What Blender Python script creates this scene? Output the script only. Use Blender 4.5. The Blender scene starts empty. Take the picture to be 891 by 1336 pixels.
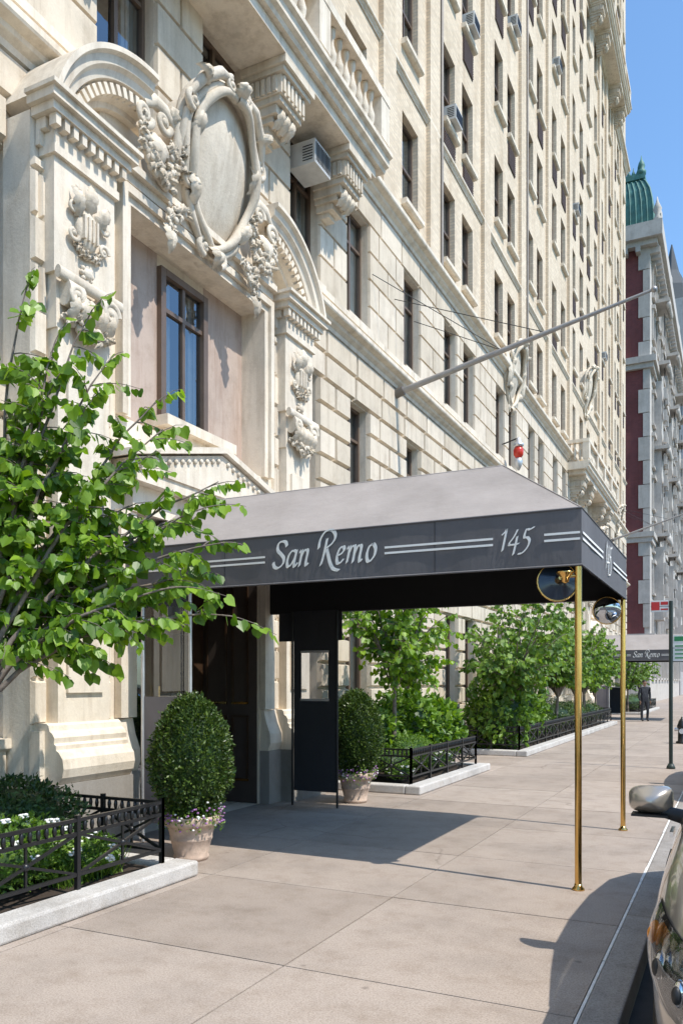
import bpy, math, random, bmesh
import numpy as np
from mathutils import Vector, Matrix
random.seed(7); rng=np.random.default_rng(11)
scene=bpy.context.scene
C=scene.collection

# ---------------------------------------------------------------- materials
def newmat(name):
    m=bpy.data.materials.new(name); m.use_nodes=True
    nt=m.node_tree; b=nt.nodes['Principled BSDF']
    return m,nt,b
def N(nt,t,**kw):
    n=nt.nodes.new(t)
    for k,v in kw.items(): setattr(n,k,v)
    return n
def noise_node(nt,vec,scale,detail=6,rough=.6):
    n=N(nt,'ShaderNodeTexNoise'); n.inputs['Scale'].default_value=scale
    n.inputs['Detail'].default_value=detail; n.inputs['Roughness'].default_value=rough
    nt.links.new(vec,n.inputs['Vector']); return n.outputs['Fac']
def ramp(nt,fac,stops):
    r=N(nt,'ShaderNodeValToRGB'); e=r.color_ramp.elements
    while len(e)<len(stops): e.new(.5)
    for i,(p,c) in enumerate(stops):
        e[i].position=p; e[i].color=(c[0],c[1],c[2],1)
    nt.links.new(fac,r.inputs['Fac']); return r.outputs['Color']
def mixc(nt,a,b,fac,mode='MIX'):
    m=N(nt,'ShaderNodeMix',data_type='RGBA',blend_type=mode)
    for s,v in ((m.inputs[6],a),(m.inputs[7],b)):
        if isinstance(v,tuple): s.default_value=(v[0],v[1],v[2],1)
        else: nt.links.new(v,s)
    if isinstance(fac,(int,float)): m.inputs[0].default_value=fac
    else: nt.links.new(fac,m.inputs[0])
    return m.outputs[2]
def objco(nt,scale=(1,1,1)):
    t=N(nt,'ShaderNodeTexCoord'); mp=N(nt,'ShaderNodeMapping')
    mp.inputs['Scale'].default_value=scale
    nt.links.new(t.outputs['Object'],mp.inputs['Vector']); return mp.outputs['Vector']
def bump(nt,b,h,strength,dist):
    n=N(nt,'ShaderNodeBump'); n.inputs['Strength'].default_value=strength
    n.inputs['Distance'].default_value=dist
    nt.links.new(h,n.inputs['Height']); nt.links.new(n.outputs['Normal'],b.inputs['Normal'])
def island(nt):
    g=N(nt,'ShaderNodeNewGeometry'); return g.outputs['Random Per Island']
def simple(name,col,rough=.6,metal=0.0,var=.12,scale=6,bmp=0,bscale=40,isl=0,coat=0):
    m,nt,b=newmat(name)
    v=objco(nt); f=noise_node(nt,v,scale)
    lo=tuple(c*(1-var) for c in col); hi=tuple(min(1,c*(1+var)) for c in col)
    c=ramp(nt,f,[(.3,lo),(.7,hi)])
    if isl:
        r=ramp(nt,island(nt),[(0,(1-isl,)*3),(1,(1,1,1))])
        c=mixc(nt,c,r,1.0,'MULTIPLY')
    nt.links.new(c,b.inputs['Base Color'])
    b.inputs['Roughness'].default_value=rough; b.inputs['Metallic'].default_value=metal
    if coat: b.inputs['Coat Weight'].default_value=coat
    if bmp: bump(nt,b,noise_node(nt,v,bscale,8,.7),bmp,.01)
    return m
def stone(name,col,isl=.14,streak=.3,bmp=.35,dark=(.52,.46,.39)):
    m,nt,b=newmat(name)
    v=objco(nt); vs=objco(nt,(3,3,.35))
    f=noise_node(nt,v,1.3,8,.65)
    c=ramp(nt,f,[(.28,tuple(x*.80 for x in col)),(.5,col),(.75,tuple(min(1,x*1.08) for x in col))])
    st=ramp(nt,noise_node(nt,vs,1.6,7,.7),[(.47,(1,1,1)),(.73,dark)])
    c=mixc(nt,c,st,streak,'MULTIPLY')
    bl_=ramp(nt,noise_node(nt,v,4.2,7,.75),[(.50,(1,1,1)),(.78,(.72,.67,.60))])
    c=mixc(nt,c,bl_,.6,'MULTIPLY')
    ff=ramp(nt,noise_node(nt,v,55,4,.8),[(.3,(.84,.84,.83)),(.65,(1,1,1))])
    c=mixc(nt,c,ff,.6,'MULTIPLY')
    if isl:
        r=ramp(nt,island(nt),[(0,(1-isl,1-isl*1.1,1-isl*1.3)),(1,(1,1,1))])
        c=mixc(nt,c,r,1.0,'MULTIPLY')
    nt.links.new(c,b.inputs['Base Color']); b.inputs['Roughness'].default_value=.85
    bump(nt,b,noise_node(nt,v,28,8,.75),bmp,.012)
    return m
LIME=stone('limestone',(.79,.69,.56),isl=.18,streak=.5)
LIME2=stone('limestone_smooth',(.81,.715,.585),isl=0,streak=.6)
ORN=stone('carved_limestone',(.79,.70,.575),isl=.10,streak=.6,bmp=.8)
GRAN=stone('granite_base',(.34,.315,.285),isl=.1)
MARB=stone('pink_marble',(.50,.395,.33),isl=0,streak=.7,bmp=.05,dark=(.6,.47,.4))
BRWN=stone('brown_marble',(.085,.062,.05),isl=0,streak=.4,bmp=.05)
def brickmat(name,c1,c2,mortar,w=.21,h=.072,ms=.009):
    m,nt,b=newmat(name)
    t=N(nt,'ShaderNodeTexCoord'); s=N(nt,'ShaderNodeSeparateXYZ'); cb=N(nt,'ShaderNodeCombineXYZ')
    nt.links.new(t.outputs['Object'],s.inputs[0])
    ad=N(nt,'ShaderNodeMath',operation='ADD'); nt.links.new(s.outputs['X'],ad.inputs[0]); nt.links.new(s.outputs['Y'],ad.inputs[1])
    nt.links.new(ad.outputs[0],cb.inputs['X']); nt.links.new(s.outputs['Z'],cb.inputs['Y'])
    br=N(nt,'ShaderNodeTexBrick'); nt.links.new(cb.outputs[0],br.inputs['Vector'])
    br.inputs['Color1'].default_value=(*c1,1); br.inputs['Color2'].default_value=(*c2,1); br.inputs['Mortar'].default_value=(*mortar,1)
    br.inputs['Scale'].default_value=1; br.inputs['Mortar Size'].default_value=ms
    br.inputs['Brick Width'].default_value=w; br.inputs['Row Height'].default_value=h
    br.inputs['Bias'].default_value=-.1
    v=objco(nt); vs=objco(nt,(1.5,1.5,.2))
    c=mixc(nt,br.outputs['Color'],ramp(nt,noise_node(nt,v,.5,6),[(.3,(.82,.80,.76)),(.65,(1,1,1))]),.8,'MULTIPLY')
    c=mixc(nt,c,ramp(nt,noise_node(nt,vs,1.5,7,.7),[(.48,(1,1,1)),(.8,(.64,.54,.43))]),.6,'MULTIPLY')
    nt.links.new(c,b.inputs['Base Color']); b.inputs['Roughness'].default_value=.85
    bump(nt,b,br.outputs['Fac'],-.4,.006)
    return m
BRICK=brickmat('tan_brick',(.81,.675,.51),(.64,.52,.38),(.60,.515,.41))
REDB=brickmat('red_brick',(.22,.045,.045),(.15,.03,.035),(.20,.11,.10))
FRAME=simple('bronze_window_frame',(.16,.11,.078),.4,.2)
WHITEF=simple('pale_window_frame',(.5,.48,.44),.5)
DARK=simple('dark_interior',(.014,.014,.016),.9)
ROOM=simple('dim_room_wall',(.09,.085,.08),.9)
BLIND=simple('window_blind',(.78,.76,.70),.8,isl=.5)
LOUV=simple('brown_louvre',(.11,.072,.055),.6)
ACM=simple('grey_metal_case',(.58,.58,.56),.45,.1)
BLACK=simple('black_iron',(.012,.012,.013),.38,.0,bmp=.1)
ALU=simple('aluminium',(.65,.65,.66),.4,.7)
POLE=simple('grey_pole_metal',(.42,.40,.39),.45,.6)
def glass(name,tint=(.75,.8,.82),base=.10):
    m,nt,b=newmat(name); nt.nodes.remove(b)
    o=nt.nodes['Material Output']
    g=N(nt,'ShaderNodeBsdfGlossy'); g.inputs['Roughness'].default_value=.015; g.inputs['Color'].default_value=(.9,.95,1,1)
    t=N(nt,'ShaderNodeBsdfTransparent'); t.inputs['Color'].default_value=(*tint,1)
    lw=N(nt,'ShaderNodeLayerWeight'); lw.inputs['Blend'].default_value=.36
    mp=N(nt,'ShaderNodeMapRange'); mp.inputs['To Min'].default_value=base; mp.inputs['To Max'].default_value=.9
    nt.links.new(lw.outputs['Fresnel'],mp.inputs['Value'])
    mx=N(nt,'ShaderNodeMixShader'); nt.links.new(mp.outputs[0],mx.inputs[0]); nt.links.new(t.outputs[0],mx.inputs[1]); nt.links.new(g.outputs[0],mx.inputs[2])
    bp=N(nt,'ShaderNodeBump'); bp.inputs['Strength'].default_value=.10; bp.inputs['Distance'].default_value=.02
    nt.links.new(noise_node(nt,objco(nt),1.7,2),bp.inputs['Height']); nt.links.new(bp.outputs[0],g.inputs['Normal'])
    nt.links.new(mx.outputs[0],o.inputs['Surface']); return m
GLASS=glass('window_glass',base=.18)
VINYL=glass('clear_vinyl',(.8,.8,.82),.12)
def canvas(name,col):
    m,nt,b=newmat(name); v=objco(nt)
    c=ramp(nt,noise_node(nt,v,1.6,5),[(.3,tuple(x*.86 for x in col)),(.7,tuple(x*1.1 for x in col))])
    c=mixc(nt,c,ramp(nt,noise_node(nt,v,220,2),[(.3,(.88,.88,.88)),(.7,(1,1,1))]),.7,'MULTIPLY')
    nt.links.new(c,b.inputs['Base Color']); b.inputs['Roughness'].default_value=.75
    bump(nt,b,noise_node(nt,objco(nt,(1,1,.35)),3.5,4),.4,.035); return m
CANV=canvas('charcoal_canvas_shaded',(.122,.116,.122))  # canopy canvas with the valance's shade put into the colour
CANT=canvas('sunlit_canvas_top',(.335,.30,.28))  # same canvas, lightened in colour for sunlight on the canopy top
SHADE=simple('canopy_underside_shade',(.012,.012,.013),.9)  # near-black colour painting the shade under the canopy, not a real cloth
CANVD=canvas('black_canvas',(.028,.029,.034))
CANVG=canvas('grey_canvas',(.16,.15,.165))
BRASS=simple('polished_brass',(.72,.45,.15),.18,1.0,var=.1)
LETTER=simple('white_lettering',(.82,.81,.78),.7,var=.04)
TERRA=simple('weathered_terracotta',(.52,.39,.30),.85,var=.3,scale=9,bmp=.4,bscale=50)
SOIL=simple('soil',(.05,.035,.025),.95,bmp=.8)
BARK=simple('bark',(.19,.155,.13),.85,var=.35,scale=25,bmp=.5)
def concrete(name,col,isl=.1,scl=1.0,cracks=False):
    m,nt,b=newmat(name); v=objco(nt)
    c=ramp(nt,noise_node(nt,v,.9*scl,8,.65),[(.3,tuple(x*.78 for x in col)),(.5,col),(.72,tuple(x*1.10 for x in col))])
    c=mixc(nt,c,ramp(nt,noise_node(nt,v,90,3,.85),[(.38,(.45,.43,.41)),(.56,(1,1,1))]),.6,'MULTIPLY')
    c=mixc(nt,c,ramp(nt,noise_node(nt,v,4,8,.75),[(.48,(1,1,1)),(.72,(.66,.61,.55))]),.65,'MULTIPLY')
    vo=N(nt,'ShaderNodeTexVoronoi'); vo.inputs['Scale'].default_value=1.9; nt.links.new(v,vo.inputs['Vector'])
    c=mixc(nt,c,ramp(nt,vo.outputs['Distance'],[(.025,(.38,.36,.34)),(.05,(1,1,1))]),.55,'MULTIPLY')
    if cracks:
        nz=N(nt,'ShaderNodeTexNoise'); nz.inputs['Scale'].default_value=1.4; nz.inputs['Detail'].default_value=6; nt.links.new(v,nz.inputs['Vector'])
        wv=mixc(nt,v,nz.outputs['Color'],.25)
        ve=N(nt,'ShaderNodeTexVoronoi',feature='DISTANCE_TO_EDGE'); ve.inputs['Scale'].default_value=.42; nt.links.new(wv,ve.inputs['Vector'])
        ck_=ramp(nt,ve.outputs['Distance'],[(.0,(.35,.32,.3)),(.0035,(1,1,1))])
        msk=ramp(nt,noise_node(nt,v,.35,3),[(.5,(0,0,0)),(.6,(1,1,1))])
        c=mixc(nt,c,mixc(nt,(1.,1.,1.),ck_,msk),.7,'MULTIPLY')
    if isl:
        c=mixc(nt,c,ramp(nt,island(nt),[(0,(1-isl,1-isl*1.05,1-isl*1.1)),(1,(1,1,1))]),1.0,'MULTIPLY')
    nt.links.new(c,b.inputs['Base Color']); b.inputs['Roughness'].default_value=.8
    bump(nt,b,noise_node(nt,v,90,5,.85),.4,.004); return m
PAVE=concrete('concrete_paving',(.44,.365,.305),.16,cracks=True)
JOINT=simple('paving_joint',(.10,.08,.065),.9)
KERBM=concrete('granite_kerb_stone',(.38,.35,.32),.12,2)
KERBW=concrete('pale_planter_kerb',(.64,.61,.57),.08,2)
ASPH=simple('asphalt',(.05,.05,.052),.85,var=.25,bmp=.6,bscale=120)
PAINT=simple('road_paint',(.75,.75,.72),.6)
SEAL=simple('pale_joint_sealant',(.76,.74,.70),.7,var=.25,scale=10)
def leafmat(name,lo,mid,hi,trans=.35,rough=.5):
    m,nt,b=newmat(name); o=nt.nodes['Material Output']
    c=ramp(nt,island(nt),[(0,lo),(.5,mid),(1,hi)])
    nt.links.new(c,b.inputs['Base Color']); b.inputs['Roughness'].default_value=rough
    t=N(nt,'ShaderNodeBsdfTranslucent')
    c2=mixc(nt,c,(1.75,1.75,.5),1.0,'MULTIPLY')
    nt.links.new(c2,t.inputs['Color'])
    mx=N(nt,'ShaderNodeMixShader'); mx.inputs[0].default_value=trans
    nt.links.new(b.outputs[0],mx.inputs[1]); nt.links.new(t.outputs[0],mx.inputs[2]); nt.links.new(mx.outputs[0],o.inputs['Surface'])
    return m
LEAF=leafmat('heart_leaves',(.055,.125,.012),(.14,.26,.022),(.27,.42,.04),.38,.42)
BOX=leafmat('boxwood_leaves',(.018,.045,.010),(.048,.095,.016),(.13,.19,.035),.2,.4)
BOXL=leafmat('light_hedge_leaves',(.05,.12,.015),(.11,.21,.025),(.21,.33,.045),.3)
HYD=leafmat('hydrangea_leaves',(.05,.12,.018),(.13,.24,.028),(.24,.37,.05),.32)
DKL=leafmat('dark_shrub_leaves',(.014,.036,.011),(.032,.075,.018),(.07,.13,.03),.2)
FLW=simple('white_petals',(.85,.85,.82),.6,isl=.1)
FLP=simple('purple_petals',(.42,.20,.46),.6,isl=.5)

# ---------------------------------------------------------------- mesh builder
class MB:
    def __init__(s): s.v=[];s.f=[];s.m=[];s.s=[];s.mats=[]
    def mi(s,mat):
        if mat not in s.mats: s.mats.append(mat)
        return s.mats.index(mat)
    def add(s,vs,fs,mat,smooth=False):
        o=len(s.v); s.v.extend([tuple(p) for p in vs]); k=s.mi(mat)
        for f in fs: s.f.append(tuple(i+o for i in f)); s.m.append(k); s.s.append(smooth)
    def box(s,x0,x1,y0,y1,z0,z1,mat):
        v=[(x,y,z) for x in(x0,x1) for y in(y0,y1) for z in(z0,z1)]
        s.add(v,[(0,1,3,2),(4,6,7,5),(0,4,5,1),(2,3,7,6),(0,2,6,4),(1,5,7,3)],mat)
    def block(s,xb,xf,y0,y1,z0,z1,c,mat):
        v=[(xb,y0,z0),(xb,y1,z0),(xb,y1,z1),(xb,y0,z1),(xf,y0+c,z0+c),(xf,y1-c,z0+c),(xf,y1-c,z1-c),(xf,y0+c,z1-c)]
        s.add(v,[(4,5,6,7),(0,1,5,4),(1,2,6,5),(2,3,7,6),(3,0,4,7)],mat)
    def cyl(s,p0,p1,r0,r1,mat,n=12,caps=True,smooth=True):
        s.tube([p0,p1],[r0,r1],mat,n,caps,smooth)
    def tube(s,pts,rad,mat,n=8,caps=True,smooth=True):
        pts=[Vector(p) for p in pts]; vs=[]; fs=[]
        if isinstance(rad,(int,float)): rad=[rad]*len(pts)
        d0=(pts[1]-pts[0]).normalized()
        a=d0.orthogonal().normalized()
        for i,p in enumerate(pts):
            d=(pts[min(i+1,len(pts)-1)]-pts[max(i-1,0)])
            d=d.normalized() if d.length>1e-9 else d0
            a=(a-d*a.dot(d)); a=a.normalized() if a.length>1e-6 else d.orthogonal().normalized()
            b=d.cross(a)
            for k in range(n):
                t=2*math.pi*k/n; vs.append(p+(a*math.cos(t)+b*math.sin(t))*rad[i])
        for i in range(len(pts)-1):
            for k in range(n):
                k2=(k+1)%n; fs.append((i*n+k,i*n+k2,(i+1)*n+k2,(i+1)*n+k))
        s.add(vs,fs,mat,smooth)
        if caps:
            s.add(vs[:n],[tuple(range(n))[::-1]],mat); s.add(vs[-n:],[tuple(range(n))],mat)
    def lathe(s,prof,c,mat,n=24,smooth=True):
        vs=[];fs=[]
        for r,z in prof:
            for k in range(n):
                t=2*math.pi*k/n; vs.append((c[0]+r*math.cos(t),c[1]+r*math.sin(t),c[2]+z))
        for i in range(len(prof)-1):
            for k in range(n):
                k2=(k+1)%n; fs.append((i*n+k,i*n+k2,(i+1)*n+k2,(i+1)*n+k))
        fs.append(tuple(range(n))[::-1]); fs.append(tuple((len(prof)-1)*n+k for k in range(n)))
        s.add(vs,fs,mat,smooth)
    def extY(s,prof,y0,y1,mat):
        n=len(prof); vs=[(x,y0,z) for x,z in prof]+[(x,y1,z) for x,z in prof]
        fs=[(i,(i+1)%n,n+(i+1)%n,n+i) for i in range(n)]+[tuple(range(n))[::-1],tuple(range(n,2*n))]
        s.add(vs,fs,mat)
    def sphere(s,c,r,mat,nu=12,nv=8):
        if isinstance(r,(int,float)): r=(r,r,r)
        vs=[];fs=[]
        for i in range(nv+1):
            p=math.pi*i/nv
            for k in range(nu):
                t=2*math.pi*k/nu
                vs.append((c[0]+r[0]*math.sin(p)*math.cos(t),c[1]+r[1]*math.sin(p)*math.sin(t),c[2]+r[2]*math.cos(p)))
        for i in range(nv):
            for k in range(nu):
                k2=(k+1)%nu; fs.append((i*nu+k,(i+1)*nu+k,(i+1)*nu+k2,i*nu+k2))
        s.add(vs,fs,mat,True)
    def build(s,name,parent=None,bevel=0,loc=None,recalc=True):
        me=bpy.data.meshes.new(name)
        vs=s.v
        if loc is not None and parent is None:
            vs=[(p[0]-loc[0],p[1]-loc[1],p[2]-loc[2]) for p in vs]
        me.from_pydata(vs,[],s.f)
        for m in s.mats: me.materials.append(m)
        me.polygons.foreach_set('material_index',s.m); me.polygons.foreach_set('use_smooth',s.s)
        if recalc:
            bm=bmesh.new(); bm.from_mesh(me)
            bmesh.ops.recalc_face_normals(bm,faces=bm.faces); bm.to_mesh(me); bm.free()
        me.update()
        o=bpy.data.objects.new(name,me); C.objects.link(o)
        if loc is not None and parent is None: o.location=loc
        if parent: par(o,parent)
        if bevel:
            b=o.modifiers.new('bevel','BEVEL'); b.width=bevel; b.segments=2; b.limit_method='ANGLE'; b.angle_limit=.7
        return o
def par(o,p):
    o.parent=p; o.matrix_parent_inverse=Matrix.Translation(-Vector(p.location))
def empty(name,loc=(0,0,0)):
    e=bpy.data.objects.new(name,None); e.empty_display_size=.3; e.location=loc; C.objects.link(e); return e

def wall_holes(mb,x,depth,y0,y1,z0,z1,holes,mat,sides=True,rmat=None):
    rmat=rmat or mat
    ys=sorted({y0,y1,*[h[0] for h in holes],*[h[1] for h in holes]}); ys=[y for y in ys if y0<=y<=y1]
    zs=sorted({z0,z1,*[h[2] for h in holes],*[h[3] for h in holes]}); zs=[z for z in zs if z0<=z<=z1]
    idx={}
    vs=[];fs=[]
    def vid(i,j):
        if (i,j) not in idx: idx[(i,j)]=len(vs); vs.append((x,ys[i],zs[j]))
        return idx[(i,j)]
    for i in range(len(ys)-1):
        for j in range(len(zs)-1):
            cy=(ys[i]+ys[i+1])/2; cz=(zs[j]+zs[j+1])/2
            if any(h[0]<cy<h[1] and h[2]<cz<h[3] for h in holes): continue
            fs.append((vid(i,j),vid(i+1,j),vid(i+1,j+1),vid(i,j+1)))
    mb.add(vs,fs,mat)
    xb=x-depth
    for a,b,c,d in holes:
        a=max(a,y0);b=min(b,y1);c=max(c,z0);d=min(d,z1)
        if a>=b or c>=d: continue
        mb.add([(x,a,c),(x,b,c),(x,b,d),(x,a,d),(xb,a,c),(xb,b,c),(xb,b,d),(xb,a,d)],
               [(0,1,5,4),(1,2,6,5),(2,3,7,6),(3,0,4,7)],rmat)
    if sides:
        mb.add([(x,y0,z0),(x,y0,z1),(xb,y0,z1),(xb,y0,z0)],[(0,1,2,3)],mat)
        mb.add([(x,y1,z0),(x,y1,z1),(xb,y1,z1),(xb,y1,z0)],[(0,1,2,3)],mat)
        mb.add([(x,y0,z1),(x,y1,z1),(xb,y1,z1),(xb,y0,z1)],[(0,1,2,3)],mat)

def rustic(mb,xb,proud,y0,y1,z0,z1,course,length,holes,cham,mat,gap=.006):
    k=0; z=z0
    while z<z1-.05:
        zt=min(z+course,z1)
        cuts=[]
        for h in holes:
            if h[2]<zt-.03 and h[3]>z+.03: cuts.append((h[0],h[1]))
        cuts.sort(); segs=[]; cur=y0
        for a,b in cuts:
            if a>cur: segs.append((cur,min(a,y1)))
            cur=max(cur,b)
        if cur<y1: segs.append((cur,y1))
        for a,b in segs:
            if b-a<.05: continue
            n=max(1,round((b-a)/length))
            L=(b-a)/n; off=(k%2)*L/2
            e=[a]+[a+off+i*L for i in range(0 if off>0 else 1,n) ]+[b]
            e=sorted(e)
            for p,q in zip(e[:-1],e[1:]):
                if q-p>.06: mb.block(xb,xb+proud,p+(gap if p>a+.01 else .001),q-(gap if q<b-.01 else .001),z+gap,zt-gap,cham,mat)
        z=zt; k+=1

# ---------------------------------------------------------------- world, sun, camera
w=bpy.data.worlds.new('World'); scene.world=w; w.use_nodes=True
wn=w.node_tree; bg=wn.nodes['Background']
sky=wn.nodes.new('ShaderNodeTexSky'); sky.sky_type='NISHITA'; sky.sun_disc=False
sdir=Vector((1.74,-.22,2.57)).normalized()
sky.sun_elevation=math.asin(sdir.z); sky.sun_rotation=math.atan2(sdir.x,sdir.y)
sky.air_density=1.1; sky.dust_density=.6; sky.ozone_density=1.8
tint=wn.nodes.new('ShaderNodeMix'); tint.data_type='RGBA'; tint.blend_type='MULTIPLY'; tint.inputs[0].default_value=1
wn.links.new(sky.outputs[0],tint.inputs[6]); tint.inputs[7].default_value=(1.30,1.62,1.80,1)
wn.links.new(tint.outputs[2],bg.inputs[0]); bg.inputs[1].default_value=.145
sl=bpy.data.lights.new('sun','SUN'); sl.energy=5.0; sl.angle=math.radians(.5); sl.color=(1,.945,.86)
so=bpy.data.objects.new('sun',sl); so.rotation_euler=(-sdir).to_track_quat('-Z','Y').to_euler(); so.location=(20,-5,40); C.objects.link(so)
cd=bpy.data.cameras.new('camera'); cam=bpy.data.objects.new('camera',cd); C.objects.link(cam); scene.camera=cam
cam.location=(0,0,1.65); cam.rotation_euler=(math.pi/2,0,math.radians(26.04))
cd.sensor_width=36; cd.lens=28.2; cd.shift_y=.1662; cd.clip_start=.05; cd.clip_end=4000
scene.view_settings.view_transform='Standard'; scene.view_settings.look='None'; scene.view_settings.exposure=0

# ---------------------------------------------------------------- ground
g=MB(); g.box(-1500,1500,-1500,1500,-.3,-.17,simple('ground_soil',(.12,.13,.07),.95)); g.build('ground')
r=MB(); r.box(-.5,14,-60,700,-.168,-.15,ASPH); r.build('road')
mk=MB()
for i in range(-4,60): mk.box(4.6,4.72,i*9,i*9+3,-.149,-.144,PAINT)
mk.box(2.1,2.22,-40,400,-.149,-.144,PAINT); mk.build('lane_markings')
sw=MB(); sw.box(-60,-.70,-60,52,-.165,-.012,JOINT); sw.box(-60,-.70,52,700,-.165,-.004,PAVE)
xs=[-6.9,-5.45,-4.02,-2.35,-.70]; y=-4.2
while y<51.9:
    for a,b in zip(xs[:-1],xs[1:]):
        sw.box(a+.005,b-.005,y+.005,y+1.645,-.03,random.uniform(-.0015,.0005),PAVE)
    y+=1.65
sw.build('sidewalk')
kb=MB(); y=-6
while y<120:
    kb.box(-.682,-.50,y+.004,y+2.4-.004,-.17,.004,KERBM); y+=2.4
kb.build('kerb',bevel=.012)
sj=MB(); y=-6
while y<110:
    L_=random.uniform(.5,1.6); sj.box(-.6995+random.uniform(-.004,.002),-.6825,y,y+L_,-.01,.002,SEAL); y+=L_+(random.uniform(0,.02))
sj.build('kerb_sealant_strip')
fs=MB(); fs.box(14,20,-60,300,-.165,0,PAVE); fs.build('opposite_pavement')
pw=MB(); pw.box(20,20.5,-60,200,0,1.2,GRAN); pw.box(19.95,20.55,-60,200,1.2,1.35,GRAN); pw.build('park_wall')

# ---------------------------------------------------------------- apartment building
B=empty('apartment_building',(-6.15,24,0))
XW=-6.15; YS,YE=-8.0,53.4
cols=[-3.9,-1.6,1.6,4.85,7.05,8.95,11.2,13.2,15.9,18.45,19.95,23.0,24.45,27.0,28.5,31.0,32.8,35.1,37.05,38.95,41.2,43.2,45.9,48.2,49.7,51.9]
ck=.427
wins=[]
def W(yc,wd,z0,z1,style,x=XW):
    h=(yc-wd/2,yc+wd/2,z0,z1); wins.append((h,style,x)); return h
lowh=[]; uph=[]
for c in cols:
    ent=abs(c-8)<2 or abs(c-38)<2
    if not ent:
        lowh.append(W(c,.92 if c!=4.85 else 1.1,.7+ck,.7+6*ck,0))
        lowh.append(W(c,.82 if c!=4.85 else 1.1,.7+9*ck,.7+14*ck,1))
    lowh.append(W(c,.98,8.16,10.2,1))
    for k in range(13):
        z=11.62+3.3*k
        uph.append(W(c,.92,z,z+1.86,2))
lowh2=lowh+[(6.65,9.35,0,6.72),(36.65,39.35,0,6.72)]
ZB=10.9
m=MB()
wall_holes(m,XW,.34,YS,YE,0,ZB,lowh2,LIME2)
m.box(XW-14,XW-.3,YE-.3,YE,0,58,BRICK)
m.build('stone_wall_lower',B,recalc=False)
m=MB(); wall_holes(m,XW,.34,YS,YE,ZB,57.5,uph,BRICK); m.build('brick_wall_upper',B,recalc=False)
m=MB(); m.box(XW-12,XW-1.4,YS,YE-.31,0,57.4,DARK); m.build('interior_core',B)
m=MB()
ex=[(5.35,10.65,0,6.95),(35.35,40.65,0,6.95)]
rustic(m,XW+.002,.085,YS,YE,.7,.7+16*ck,ck,1.2,lowh+ex,.024,LIME,.016)
rustic(m,XW+.002,.05,YS,YE,8.16,8.16+.51*5,.51,1.05,lowh,.014,LIME,.011)
m.build('rusticated_blocks',B,recalc=False)
m=MB(); m.box(XW+.001,XW+.14,YS,5.35,0,.69,GRAN); m.box(XW+.001,XW+.14,10.65,35.35,0,.69,GRAN); m.box(XW+.001,XW+.14,40.65,YE,0,.69,GRAN)
m.build('granite_plinth',B,bevel=.02)
def belt(m,z,pro,h,y0=YS,y1=YE,mat=LIME2):
    x=XW+.002
    m.extY([(x,z),(x+pro*.25,z),(x+pro*.3,z+h*.2),(x+pro*.55,z+h*.35),(x+pro*.6,z+h*.5),(x+pro*.95,z+h*.6),(x+pro,z+h*.68),(x+pro,z+h*.9),(x+pro*.8,z+h),(x,z+h*1.05)],y0,y1,mat)
m=MB()
belt(m,7.55,.28,.30); m.box(XW+.002,XW+.10,YS,YE,7.88,8.0,LIME2); m.box(XW+.002,XW+.14,YS,YE,8.0,8.10,LIME2)
belt(m,10.72,.28,.32); belt(m,14.05,.10,.16); belt(m,33.6,.3,.4); belt(m,54.5,.9,1.2)
m.build('belt_courses',B)
m=MB()
for p in [-2.7,3.2,14.55,17.2,21.5,25.7,29.8,34.0,42.2,44.6,47.1,50.8]:
    m.box(XW+.003,XW+.10,p-.32,p+.32,11.07,54.4,BRICK)
m.build('brick_piers',B)
m=MB(); DP=simple('downpipe_metal',(.30,.26,.22),.5,.3)
for p in (17.60,26.1): m.cyl((XW+.12,p,11.2),(XW+.12,p,52),.04,.04,DP,8)
m.build('downpipes',B)
fr=MB(); gl=MB(); bl=MB(); si=MB(); dk=MB()
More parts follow.
